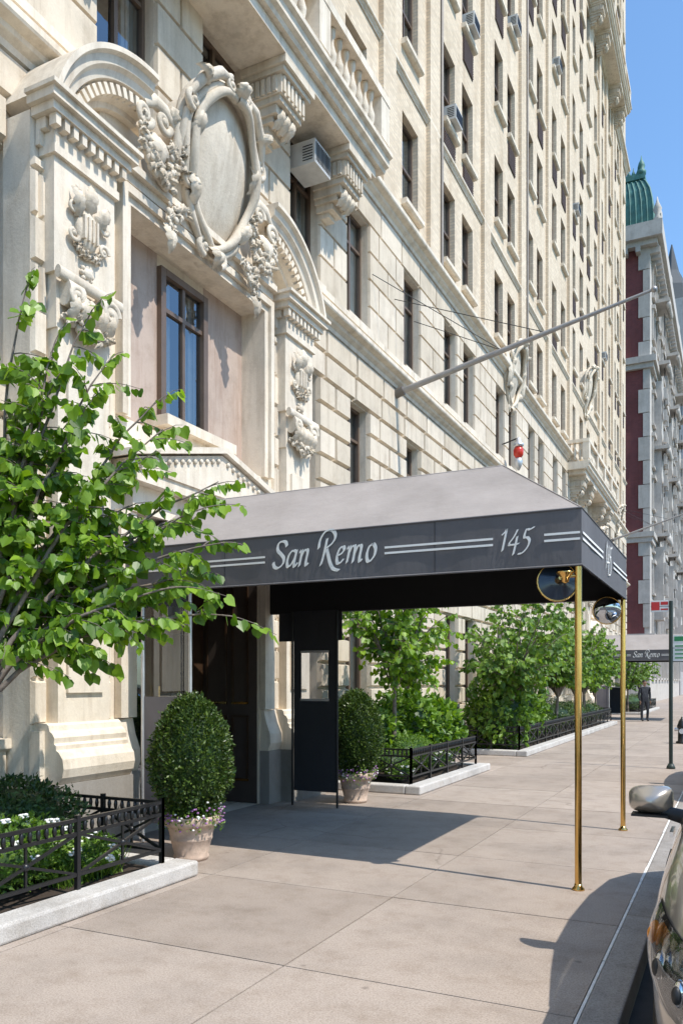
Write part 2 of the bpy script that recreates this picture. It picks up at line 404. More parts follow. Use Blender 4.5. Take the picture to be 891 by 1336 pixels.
for (a,b,c,d),st,x in wins:
    if a<-2.5 : continue
    xg=x-.18; t=.05
    fr.box(xg-.03,xg+.05,a,a+t,c,d,FRAME); fr.box(xg-.03,xg+.05,b-t,b,c,d,FRAME)
    fr.box(xg-.03,xg+.05,a+t,b-t,c,c+t,FRAME); fr.box(xg-.03,xg+.05,a+t,b-t,d-t,d,FRAME)
    h=d-c; mid=(a+b)/2
    if st in(0,1):
        fr.box(xg-.025,xg+.045,mid-.03,mid+.03,c+t,d-t,FRAME)
        zt=d-h*.27; fr.box(xg-.02,xg+.04,a+t,b-t,zt-.025,zt+.025,FRAME)
    else:
        zt=c+h*.5; fr.box(xg-.02,xg+.045,a+t,b-t,zt-.03,zt+.03,FRAME)
        if random.random()<.6: fr.box(xg-.025,xg+.035,mid-.018,mid+.018,c+t,d-t,FRAME)
    tl=random.uniform(-.012,.012); tv=random.uniform(-.01,.01)
    gl.add([(xg+tl+tv,a,c),(xg-tl+tv,b,c),(xg-tl-tv,b,d),(xg+tl-tv,a,d)],[(0,1,2,3)],GLASS)
    dk.add([(x-.9,a-.3,c-.2),(x-.9,b+.3,c-.2),(x-.9,b+.3,d+.2),(x-.9,a-.3,d+.2)],[(0,1,2,3)],random.choice((ROOM,DARK)))
    q=random.random()
    if q<.6:
        zb=d-h*random.choice([.25,.4,.5,.65,.97]); bl.box(xg-.09,xg-.08,a+.01,b-.01,zb,d-.01,BLIND)
    if q>.35:
        ww=(b-a)*random.uniform(.2,.4)
        for s0,s1 in((a+.01,a+ww),(b-ww,b-.01)):
            n=5
            for j in range(n): bl.box(xg-.14-.02*(j%2),xg-.12-.02*(j%2),s0+(s1-s0)*j/n,s0+(s1-s0)*(j+1)/n-.004,c,d-.01,BLIND)
    si.extY([(x-.13,c-.002),(x+.13,c-.002),(x+.13,c-.09),(x+.09,c-.12),(x+.001,c-.12),(x-.13,c-.09)],a-.06 if st!=0 else a+.004,b+.06 if st!=0 else b-.004,LIME2)
    if st==2:
        if random.random()<.5:
            dk.box(x+.001,x+.02,a+.04,b-.04,c-.85,c-.18,LOUV)
            for i in range(10): dk.box(x+.02,x+.04,a+.06,b-.06,c-.83+i*.063,c-.80+i*.063,LOUV)
fr.build('window_frames',B); gl.build('window_panes',B,recalc=False); bl.build('blinds_and_curtains',B); si.build('window_sills',B); dk.build('louvres_and_rooms',B)
m=MB()
def ac(y,z,x=-6.05,w=.52,h=.34):
    m.box(x-.3,x+.16,y-w/2,y+w/2,z,z+h,ACM)
    for i in range(11):
        yy=y-w/2+.04+i*(w-.08)/10; m.box(x+.161,x+.17,yy-.008,yy+.008,z+.04,z+h-.04,BLACK)
    for i in range(6):
        zz=z+.06+i*.042; m.box(x-.05,x+.12,y-w/2-.008,y-w/2-.001,zz-.006,zz+.006,BLACK)
ac(11.05,9.58,-5.88,.52,.36); ac(18.45,14.98); ac(19.95,18.3); ac(24.45,21.6); ac(31,24.9); ac(35.1,21.6); ac(43.2,18.3)
m.build('air_conditioners',B)

# ---- ornaments
def lumps(m,path,rad,n,mat=ORN,seed=1):
    rr=random.Random(seed); P=[Vector(p) for p in path]
    for i in range(n):
        t=i/(n-1)*(len(P)-1); k=min(int(t),len(P)-2); p=P[k].lerp(P[k+1],t-k)
        R=rad*(.55+.6*math.sin(math.pi*i/(n-1)))
        m.sphere(p,(R*.6,R*.7,R*.7),mat,8,6)
        for j in range(6):
            a=rr.uniform(0,6.28)
            q=p+Vector((abs(math.cos(a))*R*.75,math.sin(a)*R*.85,rr.uniform(-.5,.5)*R))
            s=R*rr.uniform(.24,.42)
            if rr.random()<.5: m.sphere(q,(s,s,s),mat,7,5)
            else: leafy(m,tuple(q),R*rr.uniform(.7,1.1),rr.uniform(0,6.28),R*.22,curl=R*.4)
def spiral(m,c,r,turns,sgn,thick,mat=ORN,start=0,x=0):
    pts=[];rad=[]
    n=int(18*turns)
    for i in range(n+1):
        t=i/n; R=r*(1-t*.88); a=start+sgn*t*turns*2*math.pi
        pts.append((c[0]+x*t,c[1]+R*math.cos(a),c[2]+R*math.sin(a))); rad.append(thick*(1-.35*t))
    m.tube(pts,rad,mat,8)
    m.sphere(c,(thick*1.3,thick*1.1,thick*1.1),mat,10,6)
def leafy(m,c,L,ang,wd,mat=ORN,curl=.12):
    vs=[];fs=[]; n=8
    for i in range(n+1):
        t=i/n; wv=wd*math.sin(math.pi*(.12+.88*t)**.8)*(1+.25*math.cos(t*25))
        ax=c[1]+L*t*math.cos(ang); az=c[2]+L*t*math.sin(ang); xo=c[0]+curl*math.sin(t*math.pi*.9)
        sy=-math.sin(ang); sz=math.cos(ang)
        vs+= [(xo-.05,ax-sy*wv,az-sz*wv),(xo+.03,ax-sy*wv*.5,az-sz*wv*.5),(xo,ax,az),(xo+.03,ax+sy*wv*.5,az+sz*wv*.5),(xo-.05,ax+sy*wv,az+sz*wv)]
    for i in range(n):
        for k in range(4): fs.append((i*5+k,i*5+k+1,i*5+k+6,i*5+k+5))
    m.add(vs,fs,mat,True)
def cartouche(m,yc,zc,s,xb,tilt=.22):
    def P(y,z,x=0): return (xb+s*(x+tilt*z),yc+s*y,zc+s*z)
    vs=[];fs=[];nr=8;na=36
    def edge(a):
        z=math.cos(a); y=math.sin(a)
        wd=.68*(1+.14*z-.07*math.cos(2*a)); return y*wd,z*1.0
    for i in range(nr+1):
        t=i/nr
        for k in range(na):
            ey,ez=edge(2*math.pi*k/na); vs.append(P(ey*t,ez*t,.14*(1-t*t)+.0))
    for i in range(nr):
        for k in range(na):
            k2=(k+1)%na; fs.append((i*na+k,i*na+k2,(i+1)*na+k2,(i+1)*na+k))
    m.add(vs,fs,ORN,True)
    vs=[P(edge(2*math.pi*k/na)[0]*1.18,edge(2*math.pi*k/na)[1]*1.12,x) for x in(-.03,-.6) for k in range(na)]
    m.add(vs,[(k,(k+1)%na,na+(k+1)%na,na+k) for k in range(na)]+[tuple(range(na))],ORN,False)
    for sc,th,xo,wob in((1.03,.065,.15,.1),(1.17,.055,.08,.25),(1.27,.085,-.02,.3)):
        pts=[P(edge(2*math.pi*k/60)[0]*sc,edge(2*math.pi*k/60)[1]*(1+(sc-1)*.6),xo+.03*math.sin(k*.6)) for k in range(61)]
        rad=[s*th*(1+wob*math.sin(k*math.pi*6/30+.5)) for k in range(61)]
        m.tube(pts,rad,ORN,8,False)
    for sg in(-1,1):
        spiral(m,P(sg*.20,1.08,.16),.11*s,1.3,-sg,.045*s,start=math.pi/2)
        m.tube([P(sg*.18,1.16,.14),P(sg*.45,1.10,.14),P(sg*.74,.86,.12),P(sg*.90,.58,.08)],[.04*s,.08*s,.08*s,.05*s],ORN,8)
        spiral(m,P(sg*.84,.52,.10),.14*s,1.4,sg,.05*s,start=-math.pi/2)
        m.tube([P(sg*.88,.40,.06),P(sg*.90,.1,.05),P(sg*.82,-.25,.06)],[.05*s,.065*s,.045*s],ORN,8)
        spiral(m,P(sg*.70,-.42,.12),.14*s,1.3,-sg,.05*s,start=math.pi/2)
        m.tube([P(sg*.68,-.56,.10),P(sg*.52,-.82,.12),P(sg*.30,-1.02,.14)],[.045*s,.07*s,.05*s],ORN,8)
        spiral(m,P(sg*.20,-1.08,.16),.14*s,1.4,sg,.05*s,start=-math.pi/2)
        leafy(m,P(sg*.55,-.70,.16),.40*s,math.pi/2-sg*.5,.09*s)
        leafy(m,P(sg*.74,.10,.12),.42*s,math.pi/2+sg*.15,.09*s)
        leafy(m,P(sg*.62,.85,.12),.3*s,math.pi/2-sg*1.3,.07*s)
        lumps(m,[P(sg*.82,-.05,.08),P(sg*.84,-.3,.08),P(sg*.78,-.5,.08)],.08*s,5,seed=3)
    leafy(m,P(0,1.0,.14),.24*s,math.pi/2,.12*s,curl=.16); leafy(m,P(0,-1.0,.12),.34*s,-math.pi/2,.13*s,curl=.16)
KX=.66
def squash(m):
    m.v=[((-6.05+(p[0]+6.05)*KX) if p[0]>-6.05 else p[0],p[1],p[2]) for p in m.v]
def entrance(yc):
    m=MB()
    XF=-5.65
    wall_holes(m,XF,.48,yc-2.65,yc+2.65,.0,6.9,[(yc-1.35,yc+1.35,4.45,6.7),(yc-1.3,yc+1.3,0,3.45)],LIME2)
    for sg in(-1,1):
        P=yc+sg*2.12
        rustic(m,XF+.002,.07,min(yc+sg*1.62,yc+sg*2.65),max(yc+sg*1.62,yc+sg*2.65),1.25,6.5,ck,2,[(P-.36,P+.36,0,9)],.02,LIME2,.012)
        m.box(XF+.003,-5.42,P-.34,P+.34,1.25,4.95,LIME2)
        m.box(-5.418,-5.37,P-.24,P+.24,1.55,4.6,LIME2)
        m.box(XF+.003,-5.40,P-.40,P+.40,5.45,6.52,LIME2)
        m.box(XF+.003,-5.42,P-.36,P+.36,4.95,5.45,LIME2)
        pr=[(XF,.72),(-5.20,.72),(-5.13,.78),(-5.10,.86),(-5.12,.95),(-5.19,1.01),(-5.24,1.03),(-5.24,1.07),(-5.28,1.09),(-5.27,1.14),(-5.31,1.18),(-5.36,1.2),(-5.38,1.25),(-5.42,1.27),(XF,1.27)]
        m.extY(pr,P-.48,P+.48,LIME2)
        m.box(XF+.003,-5.16,P-.50,P+.50,0,.718,GRAN)
        jo=sorted((yc+sg*1.32,P-sg*.48)); m.extY([(XF+.002,.72),(-5.46,.72),(-5.40,.82),(-5.41,.95),(-5.50,1.1),(-5.56,1.27),(XF+.002,1.27)],jo[0],jo[1],LIME2)
        jo=sorted((yc+sg*1.31,P-sg*.50)); m.box(XF+.003,-5.42,jo[0],jo[1],0,.718,GRAN)
        jo=sorted((yc+sg*2.66,P+sg*.48)); m.box(XF+.003,-5.45,jo[0],jo[1],.72,1.2,LIME2)
        for dy in(-.22,.22):
            m.cyl((-5.33,P+dy-.1,5.28),(-5.33,P+dy+.1,5.28),.13,.13,ORN,16)
            spiral(m,(-5.22,P+dy,5.27),.12,1.3,1 if dy>0 else -1,.035,start=0)
        m.cyl((-5.30,P-.42,5.42),(-5.30,P+.42,5.42),.06,.06,ORN,12)
        for k in range(5): leafy(m,(-5.35,P-.24+.12*k,5.02),.3,math.pi/2,.06,curl=.16)
        lumps(m,[(-5.36,P-.3,5.06),(-5.28,P,4.96),(-5.36,P+.3,5.06)],.09,8,seed=5)
        m.sphere((-5.38,P,6.0),(.10,.15,.20),ORN,16,10)
        for k in range(4): m.box(-5.38,-5.265,P-.1+k*.055,P-.075+k*.055,5.88,6.1,ORN)
        leafy(m,(-5.35,P-.12,6.08),.26,math.pi*.62,.07); leafy(m,(-5.35,P+.12,6.08),.26,math.pi*.38,.07); leafy(m,(-5.35,P,6.15),.28,math.pi/2,.08)
        for sg2 in(-1,1):
            spiral(m,(-5.33,P+sg2*.2,5.88),.07,1.2,sg2,.024); spiral(m,(-5.33,P+sg2*.2,6.12),.065,1.2,-sg2,.022)
            lumps(m,[(-5.37,P+sg2*.16,5.80),(-5.36,P,5.74)],.045,5,seed=8)
        m.sphere((-5.37,P,5.58),(.07,.06,.06),ORN,12,8)
        for k in range(8):
            a=k*math.pi/4; m.sphere((-5.38,P+.065*math.cos(a),5.58+.065*math.sin(a)),(.04,.026,.026),ORN,8,6)
        for z0,z1,p,e in((6.52,6.60,.06,.03),(6.60,6.72,.03,.015),(6.84,6.92,.18,.12),(6.92,7.0,.26,.17),(7.0,7.04,.32,.20)):
            m.box(XF+.004,-5.40+p,P-.40-e,P+.40+e,z0,z1,LIME2)
        m.box(XF+.005,-5.38,P-.41,P+.41,6.72,6.84,LIME2)
        for k in range(9):
            yy=P-.44+k*.11; m.box(-5.38,-5.25,yy-.03,yy+.03,6.735,6.838,LIME2)
        m.box(XF+.01,-5.45,P-.47,P-.412,6.735,6.838,LIME2); m.box(XF+.01,-5.56,P-.472,P-.40,6.6,6.738,LIME2)
        ac_=yc+sg*1.28; zc=6.62
        prof=[(.98,-6.14),(.98,-5.60),(1.03,-5.58),(1.05,-5.47),(1.16,-5.47),(1.18,-5.33),(1.25,-5.30),(1.28,-5.23),(1.36,-5.21),(1.38,-5.13),(1.43,-5.13),(1.43,-6.14)]
        n=26; vs=[];fs=[]; a0=math.radians(17.0); a1=math.radians(92); L=len(prof)
        for i in range(n+1):
            a=a0+(a1-a0)*i/n
            for rr_,x in prof: vs.append((x,ac_+sg*rr_*math.cos(a),zc+rr_*math.sin(a)))
        for i in range(n):
            for k in range(L): fs.append((i*L+k,i*L+(k+1)%L,(i+1)*L+(k+1)%L,(i+1)*L+k))
        fs.append(tuple(range(L))); fs.append(tuple(n*L+k for k in range(L)))
        m.add(vs,fs,LIME2)
        for k in range(14):
            a=math.radians(22)+k*math.radians(5.1)
            cy=ac_+sg*1.10*math.cos(a); cz=zc+1.10*math.sin(a)
            c_,s_=math.cos(a),math.sin(a)
            vs=[]
            for x in(-5.47,-5.34):
                for dr,dt in((-.05,-.028),(.05,-.028),(.05,.028),(-.05,.028)):
                    vs.append((x,cy+sg*(dr*c_-dt*s_),cz+dr*s_+dt*c_))
            m.add(vs,[(0,1,2,3),(4,5,6,7),(0,1,5,4),(1,2,6,5),(2,3,7,6),(3,0,4,7)],LIME2)
        vs=[(-5.80,ac_,7.0)]
        for i in range(n+1):
            a=math.radians(21)+(a1-math.radians(21))*i/n; vs.append((-5.80,ac_+sg*1.02*math.cos(a),zc+1.02*math.sin(a)))
        m.add(vs,[(0,i,i+1) for i in range(1,n+1)],LIME2)
        G=lambda y,z,x=-5.36:(x,yc+sg*y,z)
        lumps(m,[G(1.34,7.60),G(1.30,7.38),G(1.14,7.18),G(.96,7.12),G(.84,7.34),G(.82,7.6)],.115,16,seed=21)
        spiral(m,G(1.30,7.66,-5.34),.13,1.5,sg,.045,start=0)
        m.tube([G(1.30,7.78),G(1.14,7.90),G(.96,7.90),G(.78,7.82)],[.05,.08,.08,.05],ORN,8)
        spiral(m,G(.98,7.76,-5.34),.12,1.3,sg,.045,start=0)
        leafy(m,G(1.1,7.55),.36,-math.pi/2,.12,curl=.15); leafy(m,G(.9,7.85),.22,math.pi/2+sg*.8,.08)
        lumps(m,[G(.58,6.98),G(.80,6.86),G(.88,6.62)],.10,8,seed=31)
        leafy(m,G(.88,6.70),.32,-math.pi/2,.09,curl=.1)
    m.box(-6.14,-5.72,yc-1.7,yc+1.7,6.9,7.6,LIME2)
    for z0,z1,x in((6.9,7.0,-5.50),(7.0,7.08,-5.40)): m.box(-6.1,x,yc-1.50,yc+1.50,z0,z1,LIME2)
    for o,x in((.0,-5.56),(.09,-5.49)):
        w0=1.35+o
        m.box(XF+.001,x,yc-w0-.085,yc-w0,4.45,6.7+o,LIME2); m.box(XF+.001,x,yc+w0,yc+w0+.085,4.45,6.7+o,LIME2)
        m.box(XF+.001,x,yc-w0-.085,yc+w0+.085,6.7+o,6.787+o,LIME2)
    m.box(-6.13,-6.10,yc-1.35,yc-.46,4.45,6.7,MARB); m.box(-6.13,-6.10,yc+.46,yc+1.35,4.45,6.7,MARB)
    m.box(-6.13,-6.105,yc-.46,yc+.46,6.55,6.7,LIME2)
    wz0,wz1=4.72,6.55
    m.box(-6.14,-5.75,yc-.62,yc+.62,4.45,4.58,LIME2); m.box(-6.14,-5.60,yc-.7,yc+.7,4.58,4.70,LIME2)
    FR2=FRAME
    for sg in(-1,1): m.box(-6.12,-6.02,yc+sg*.42-.045,yc+sg*.42+.045,wz0,wz1,FR2)
    m.box(-6.12,-6.02,yc-.37,yc+.37,wz0,wz0+.07,FR2); m.box(-6.12,-6.02,yc-.37,yc+.37,wz1-.08,wz1,FR2); m.box(-6.12,-6.055,yc-.37,yc+.37,wz1-.50,wz1-.45,FR2)
    m.box(-6.12,-6.058,yc-.025,yc+.025,wz0+.07,wz1-.08,FR2)
    m.box(-6.9,-6.88,yc-.9,yc+.9,4.3,6.9,DARK)
    for j in range(6): m.box(-6.2-.02*(j%2),-6.18-.02*(j%2),yc-.45+j*.06,yc-.395+j*.06,wz0,wz1,BLIND); m.box(-6.2-.02*(j%2),-6.18-.02*(j%2),yc+.12+j*.06,yc+.175+j*.06,wz0,wz1,BLIND)
    PX=-5.20
    m.box(-5.64,PX-.04,yc-1.5,yc+1.5,3.74,3.86,LIME2)
    v=[(x,yc+y,z) for x in(-5.64,PX) for y,z in((-1.6,3.86),(1.6,3.86),(1.6,3.95),(0,4.36),(-1.6,3.95))]
    m.add(v,[(0,1,2,3,4),(5,6,7,8,9)]+[(i,(i+1)%5,5+(i+1)%5,5+i) for i in range(5)],LIME2)
    for sg in(-1,1):
        v=[(x,yc+sg*y,z) for x in(-5.64,PX+.09) for y,z in((1.68,3.95),(0,4.38),(0,4.45),(1.68,4.02))]
        m.add(v,[(0,1,2,3),(4,5,6,7)]+[(i,(i+1)%4,4+(i+1)%4,4+i) for i in range(4)],LIME2)
        for k in range(13):
            y_=.10+k*.115; m.sphere((PX+.02,yc+sg*y_,4.29-.255*y_),(.035,.03,.03),ORN,8,6)
    m.box(-5.64,-5.45,yc-1.4,yc+1.4,3.452,3.738,LIME2)
    for sg in(-1,1): m.box(-5.64,-5.50,yc+sg*1.42-.12,yc+sg*1.42+.12,1.28,3.45,LIME2)
    squash(m); m.build('entrance_surround_carving',B)
    cm=MB(); cartouche(cm,yc,7.72,.82,-5.58); cm.build('cartouche_shield',B)
    gm=MB(); gm.add([(-6.09,yc-.4,wz0),(-6.09,yc+.4,wz0),(-6.09,yc+.4,wz1),(-6.09,yc-.4,wz1)],[(0,1,2,3)],GLASS)
    gm.add([(-6.72,yc-1.1,.3),(-6.72,yc+1.1,.3),(-6.72,yc+1.1,2.9),(-6.72,yc-1.1,2.9)],[(0,1,2,3)],GLASS)
    gm.build('entrance_panes',B,recalc=False)
    WOOD=simple('dark_door_wood',(.06,.034,.02),.3,var=.3,coat=.3)
    d=MB()
    for a,b in((-1.3,-1.05),(-.48,-.34),(.34,.48),(1.05,1.3)): d.box(-6.8,-6.7,yc+a,yc+b,0,3.4,WOOD)
    d.box(-6.8,-6.71,yc-1.05,yc+1.05,0,.3,WOOD); d.box(-6.8,-6.705,yc-1.05,yc+1.05,2.3,2.42,WOOD); d.box(-6.8,-6.705,yc-1.05,yc+1.05,2.95,3.4,WOOD)
    d.box(-7.4,-7.38,yc-1.4,yc+1.4,0,3.5,DARK); d.box(-6.8,-5.9,yc-1.3,yc+1.3,3.42,3.44,BRWN)
    for sg in(-1,1): d.cyl((-6.66,yc+sg*.27,.9),(-6.66,yc+sg*.27,1.6),.015,.015,BRASS,8)
    d.box(-6.8,-5.82,yc-1.3,yc-1.29,0,3.45,BRWN); d.box(-6.8,-5.82,yc+1.29,yc+1.3,0,3.45,BRWN)
    for z0,z1 in((.3,1.2),(1.35,3.1)):
        for x0,x1 in((-6.65,-6.3),(-6.22,-5.95)):
            d.box(x0,x1,yc+1.27,yc+1.289,z0,z0+.03,BRASS); d.box(x0,x1,yc+1.27,yc+1.289,z1-.03,z1,WOOD)
            d.box(x0,x0+.03,yc+1.27,yc+1.289,z0+.031,z1-.031,WOOD); d.box(x1-.03,x1,yc+1.27,yc+1.289,z0+.031,z1-.031,WOOD)
    d.build('entrance_doors',B)
    l=MB(); am=simple('amber_lamp_pane',(.5,.33,.18),.3)
    for sg in(-1,1):
        P=yc+sg*2.12; x=-5.42
        l.box(-5.66,x,P-.02,P+.02,3.28,3.32,BLACK)
        l.lathe([(.02,.0),(.10,.02),(.10,.05),(.13,.42),(.15,.44),(.10,.52),(.03,.60),(.0,.66)],(x,P,2.66),am,6,False)
        for k in range(6):
            a=k*math.pi/3; l.cyl((x+.105*math.cos(a),P+.105*math.sin(a),2.7),(x+.14*math.cos(a),P+.14*math.sin(a),3.1),.012,.012,BLACK,6)
        l.lathe([(.16,.43),(.17,.47),(.10,.54),(.03,.62),(.02,.70)],(x,P,2.66),BLACK,6,False)
    l.build('wall_lanterns',B)
entrance(8.0); entrance(38.0)

def balcony(yc,hw,zb,brackets,xo=-5.22):
    m=MB()
    x=XW+.004
    m.extY([(x,zb),(xo-.12,zb),(xo-.10,zb+.06),(xo-.04,zb+.09),(xo-.03,zb+.2),(xo+.03,zb+.23),(xo+.03,zb+.30),(x,zb+.31)],yc-hw,yc+hw,LIME2)
    m.box(x,xo-.2,yc-hw+.2,yc+hw-.2,zb-.16,zb-.003,LIME2)
    zt=zb+.31
    m.box(xo-.26,xo-.04,yc-hw+.04,yc+hw-.04,zt,zt+.10,LIME2)
    m.box(xo-.29,xo-.01,yc-hw+.01,yc+hw-.01,zt+.76,zt+.90,LIME2)
    ends=[yc-hw+.2+i*(2*hw-.4)/4 for i in range(5)]
    for e in ends: m.box(xo-.27,xo-.02,e-.17,e+.17,zt+.101,zt+.758,LIME2)
    y=yc-hw+.45
    while y<yc+hw-.4:
        if min(abs(y-e) for e in ends)>.25:
            m.lathe([(.055,0),(.055,.04),(.035,.07),(.07,.2),(.075,.26),(.03,.42),(.03,.5),(.05,.54),(.055,.60),(.055,.655)],(xo-.15,y,zt+.101),ORN,10)
        y+=.235
    for sgy in(yc-hw+.15,yc+hw-.15):
        m.box(x,xo-.3,sgy-.1,sgy+.1,zt+.76,zt+.9,LIME2)
        for k in range(3): m.lathe([(.055,0),(.035,.07),(.075,.26),(.03,.45),(.055,.655)],(x+.12+k*.2,sgy,zt+.101),ORN,8)
    z9=zb-.165
    for b in brackets:
        for z0,z1,xx,hw2 in((-.10,-.0,-.20,.42),(-.17,-.10,-.25,.38),(-.42,-.17,-.32,.33),(-.50,-.42,-.36,.30),(-.62,-.50,-.44,.26),(-.70,-.62,-.52,.22),(-.80,-.70,-.62,.17),(-.88,-.80,-.72,.11)):
            m.box(x+.001,xo+xx,b-hw2,b+hw2,z9+z0,z9+z1-.001,ORN)
        for k in range(6): m.box(xo-.32,xo-.29,b-.30+k*.105,b-.245+k*.105,z9-.40,z9-.19,ORN)
        for k in range(5): m.box(xo-.44-.09*k,xo-.385-.09*k,b-.36,b-.33,z9-.40,z9-.19,ORN)
        for k in range(3): leafy(m,(xo-.52,b-.14+.14*k,z9-.78),.3,math.pi/2,.06,curl=.12)
    m.build('balcony',B)
balcony(8,4.6,10.3,[4.3,6.2,9.8,11.8]); balcony(38,4.6,10.3,[34.3,36.2,39.8,41.7])
balcony(43.5,4.6,33.9,[39.6,41.5,45.5,47.4])
m=MB()
for y,z,s in((24.2,10.9,.85),(38,14.9,.95),(43.5,37,1.1),(48.8,11.0,.75)): cartouche(m,y,z,s,-6.03)
for y in(23.4,25.0):
    leafy(m,(-6.0,y,11.4),1.0,-math.pi/2,.14,curl=.12)
m.build('carved_cartouches',B)
m=MB(); m.box(XW+.05,XW+.07,5.25,5.62,8.55,9.15,LOUV)
for i in range(9): m.box(XW+.07,XW+.095,5.27,5.6,8.58+i*.062,8.61+i*.062,LOUV)
m.build('wall_vent',B)

def flagpole(y,z0=7.42,z1=8.5,name='flagpole'):
    m=MB()
    a=Vector((-6.1,y,z0)); b=Vector((-1.25,y+.05,z1))
    m.tube([a,a.lerp(b,.5),b],[.062,.05,.026],POLE,12); m.sphere(b,.055,POLE)
    m.cyl(a+Vector((-.05,0,-.02)),a+Vector((.2,0,.045)),.10,.09,simple('flagpole_collar',(.2,.18,.16),.5,.5),12)
    for t,dy in((.45,-1.1),(.45,1.1),(.62,.0)):
        p=a.lerp(b,t); m.cyl(p,(XW+.05,y+dy,z0+1.9),.008,.008,BLACK,5)
    return m.build(name,loc=tuple(a))
flagpole(14.9); flagpole(46.0,9.4,10.9)
m=MB(); RED=simple('red_lamp_lens',(.6,.04,.02),.25)
p=(-5.62,23.2,8.15)
m.lathe([(.02,.62),(.06,.58),(.09,.46),(.15,.42),(.15,.36),(.05,.32)],p,ALU,14); m.lathe([(.11,.33),(.15,.24),(.14,.10),(.08,.02),(.01,0)],p,RED,14)
m.lathe([(.09,.01),(.12,-.08),(.10,-.2),(.03,-.34)],p,ALU,12); m.cyl((-6.1,23.2,8.62),(-5.62,23.2,8.75),.02,.02,BLACK,8)
m.build('red_wall_lamp',loc=p)

# ---------------------------------------------------------------- lettering with a broad nib
GL={
'S':(.95,[[(.88,1.30),(.72,1.58),(.38,1.62),(.14,1.40),(.20,1.08),(.52,.82),(.78,.55),(.76,.18),(.45,-.02),(.12,.06),(-.04,.34)]]),
'a':(.86,[[(.66,.92),(.38,1.0),(.10,.72),(.02,.32),(.14,.02),(.36,.10),(.58,.5),(.64,.95)],[(.66,1.0),(.60,.4),(.62,.06),(.74,.02),(.90,.22)]]),
'n':(.86,[[(-.04,.82),(.10,.98),(.10,.5),(.06,0)],[(.08,.45),(.26,.86),(.46,1.0),(.58,.84),(.54,.3),(.60,.02),(.80,.16)]]),
' ':(.42,[]),
'R':(1.25,[[(.42,1.55),(.38,.9),(.30,.25),(.22,-.05)],[(-.12,1.0),(-.10,1.5),(.22,1.98),(.70,2.05),(1.02,1.72),(.92,1.28),(.40,.92)],[(.52,.92),(.72,.5),(.95,.05),(1.25,-.30),(1.7,-.42)]]),
'e':(.66,[[(.06,.48),(.36,.58),(.50,.80),(.38,1.0),(.14,.84),(.02,.44),(.12,.04),(.36,.02),(.58,.24)]]),
'm':(1.32,[[(-.04,.82),(.10,.98),(.10,.5),(.06,0)],[(.08,.45),(.24,.86),(.42,1.0),(.52,.84),(.50,0)],[(.52,.45),(.68,.86),(.86,1.0),(.98,.84),(.95,.3),(1.02,.02),(1.2,.16)]]),
'o':(.66,[[(.40,1.0),(.12,.84),(.02,.44),(.14,.04),(.36,.0),(.58,.28),(.60,.72),(.40,1.0),(.28,.98)]]),
'1':(.62,[[(-.02,1.18),(.20,1.38),(.30,1.6),(.28,.8),(.24,0)]]),
'4':(.85,[[(.52,1.5),(.30,.95),(-.02,.45),(.40,.42),(.82,.46)],[(.58,1.0),(.55,.3),(.50,-.35)]]),
'5':(.8,[[(.95,1.62),(.62,1.46),(.30,1.46),(.22,.92),(.50,.88),(.72,.60),(.62,.10),(.30,-.25),(-.05,-.30)]]),
}
def catmull(P,n=7):
    P=[P[0]]+list(P)+[P[-1]]; out=[]
    for i in range(1,len(P)-2):
        for k in range(n):
            t=k/n; a,b,c,d=P[i-1],P[i],P[i+1],P[i+2]
            out.append(tuple(.5*((2*b[j])+(-a[j]+c[j])*t+(2*a[j]-5*b[j]+4*c[j]-d[j])*t*t+(-a[j]+3*b[j]-3*c[j]+d[j])*t**3) for j in(0,1)))
    out.append(P[-2]); return out
def write(m,text,fn,total,nib=.14,ky=1.12):
    adv=sum(GL[c][0]+.12 for c in text); s=total/adv; u=0; k=0
    na=math.radians(38); nx,ny=nib*math.cos(na),nib*math.sin(na)
    for c in text:
        for st in GL[c][1]:
            pts=catmull(st); pts=[(p[0]+.20*p[1],p[1]*ky) for p in pts]; k+=1
            for thick in(0,1):
                vs=[];fs=[]
                ox,oy=(nx,ny) if thick==0 else (.032,-.04)
                for p in pts:
                    vs.append(fn(s*(u+p[0]-ox),s*(p[1]-oy),k+thick*40)); vs.append(fn(s*(u+p[0]+ox),s*(p[1]+oy),k+thick*40))
                for i in range(len(pts)-1): fs.append((2*i,2*i+1,2*i+3,2*i+2))
                m.add(vs,fs,LETTER)
        u+=GL[c][0]+.12
    return s
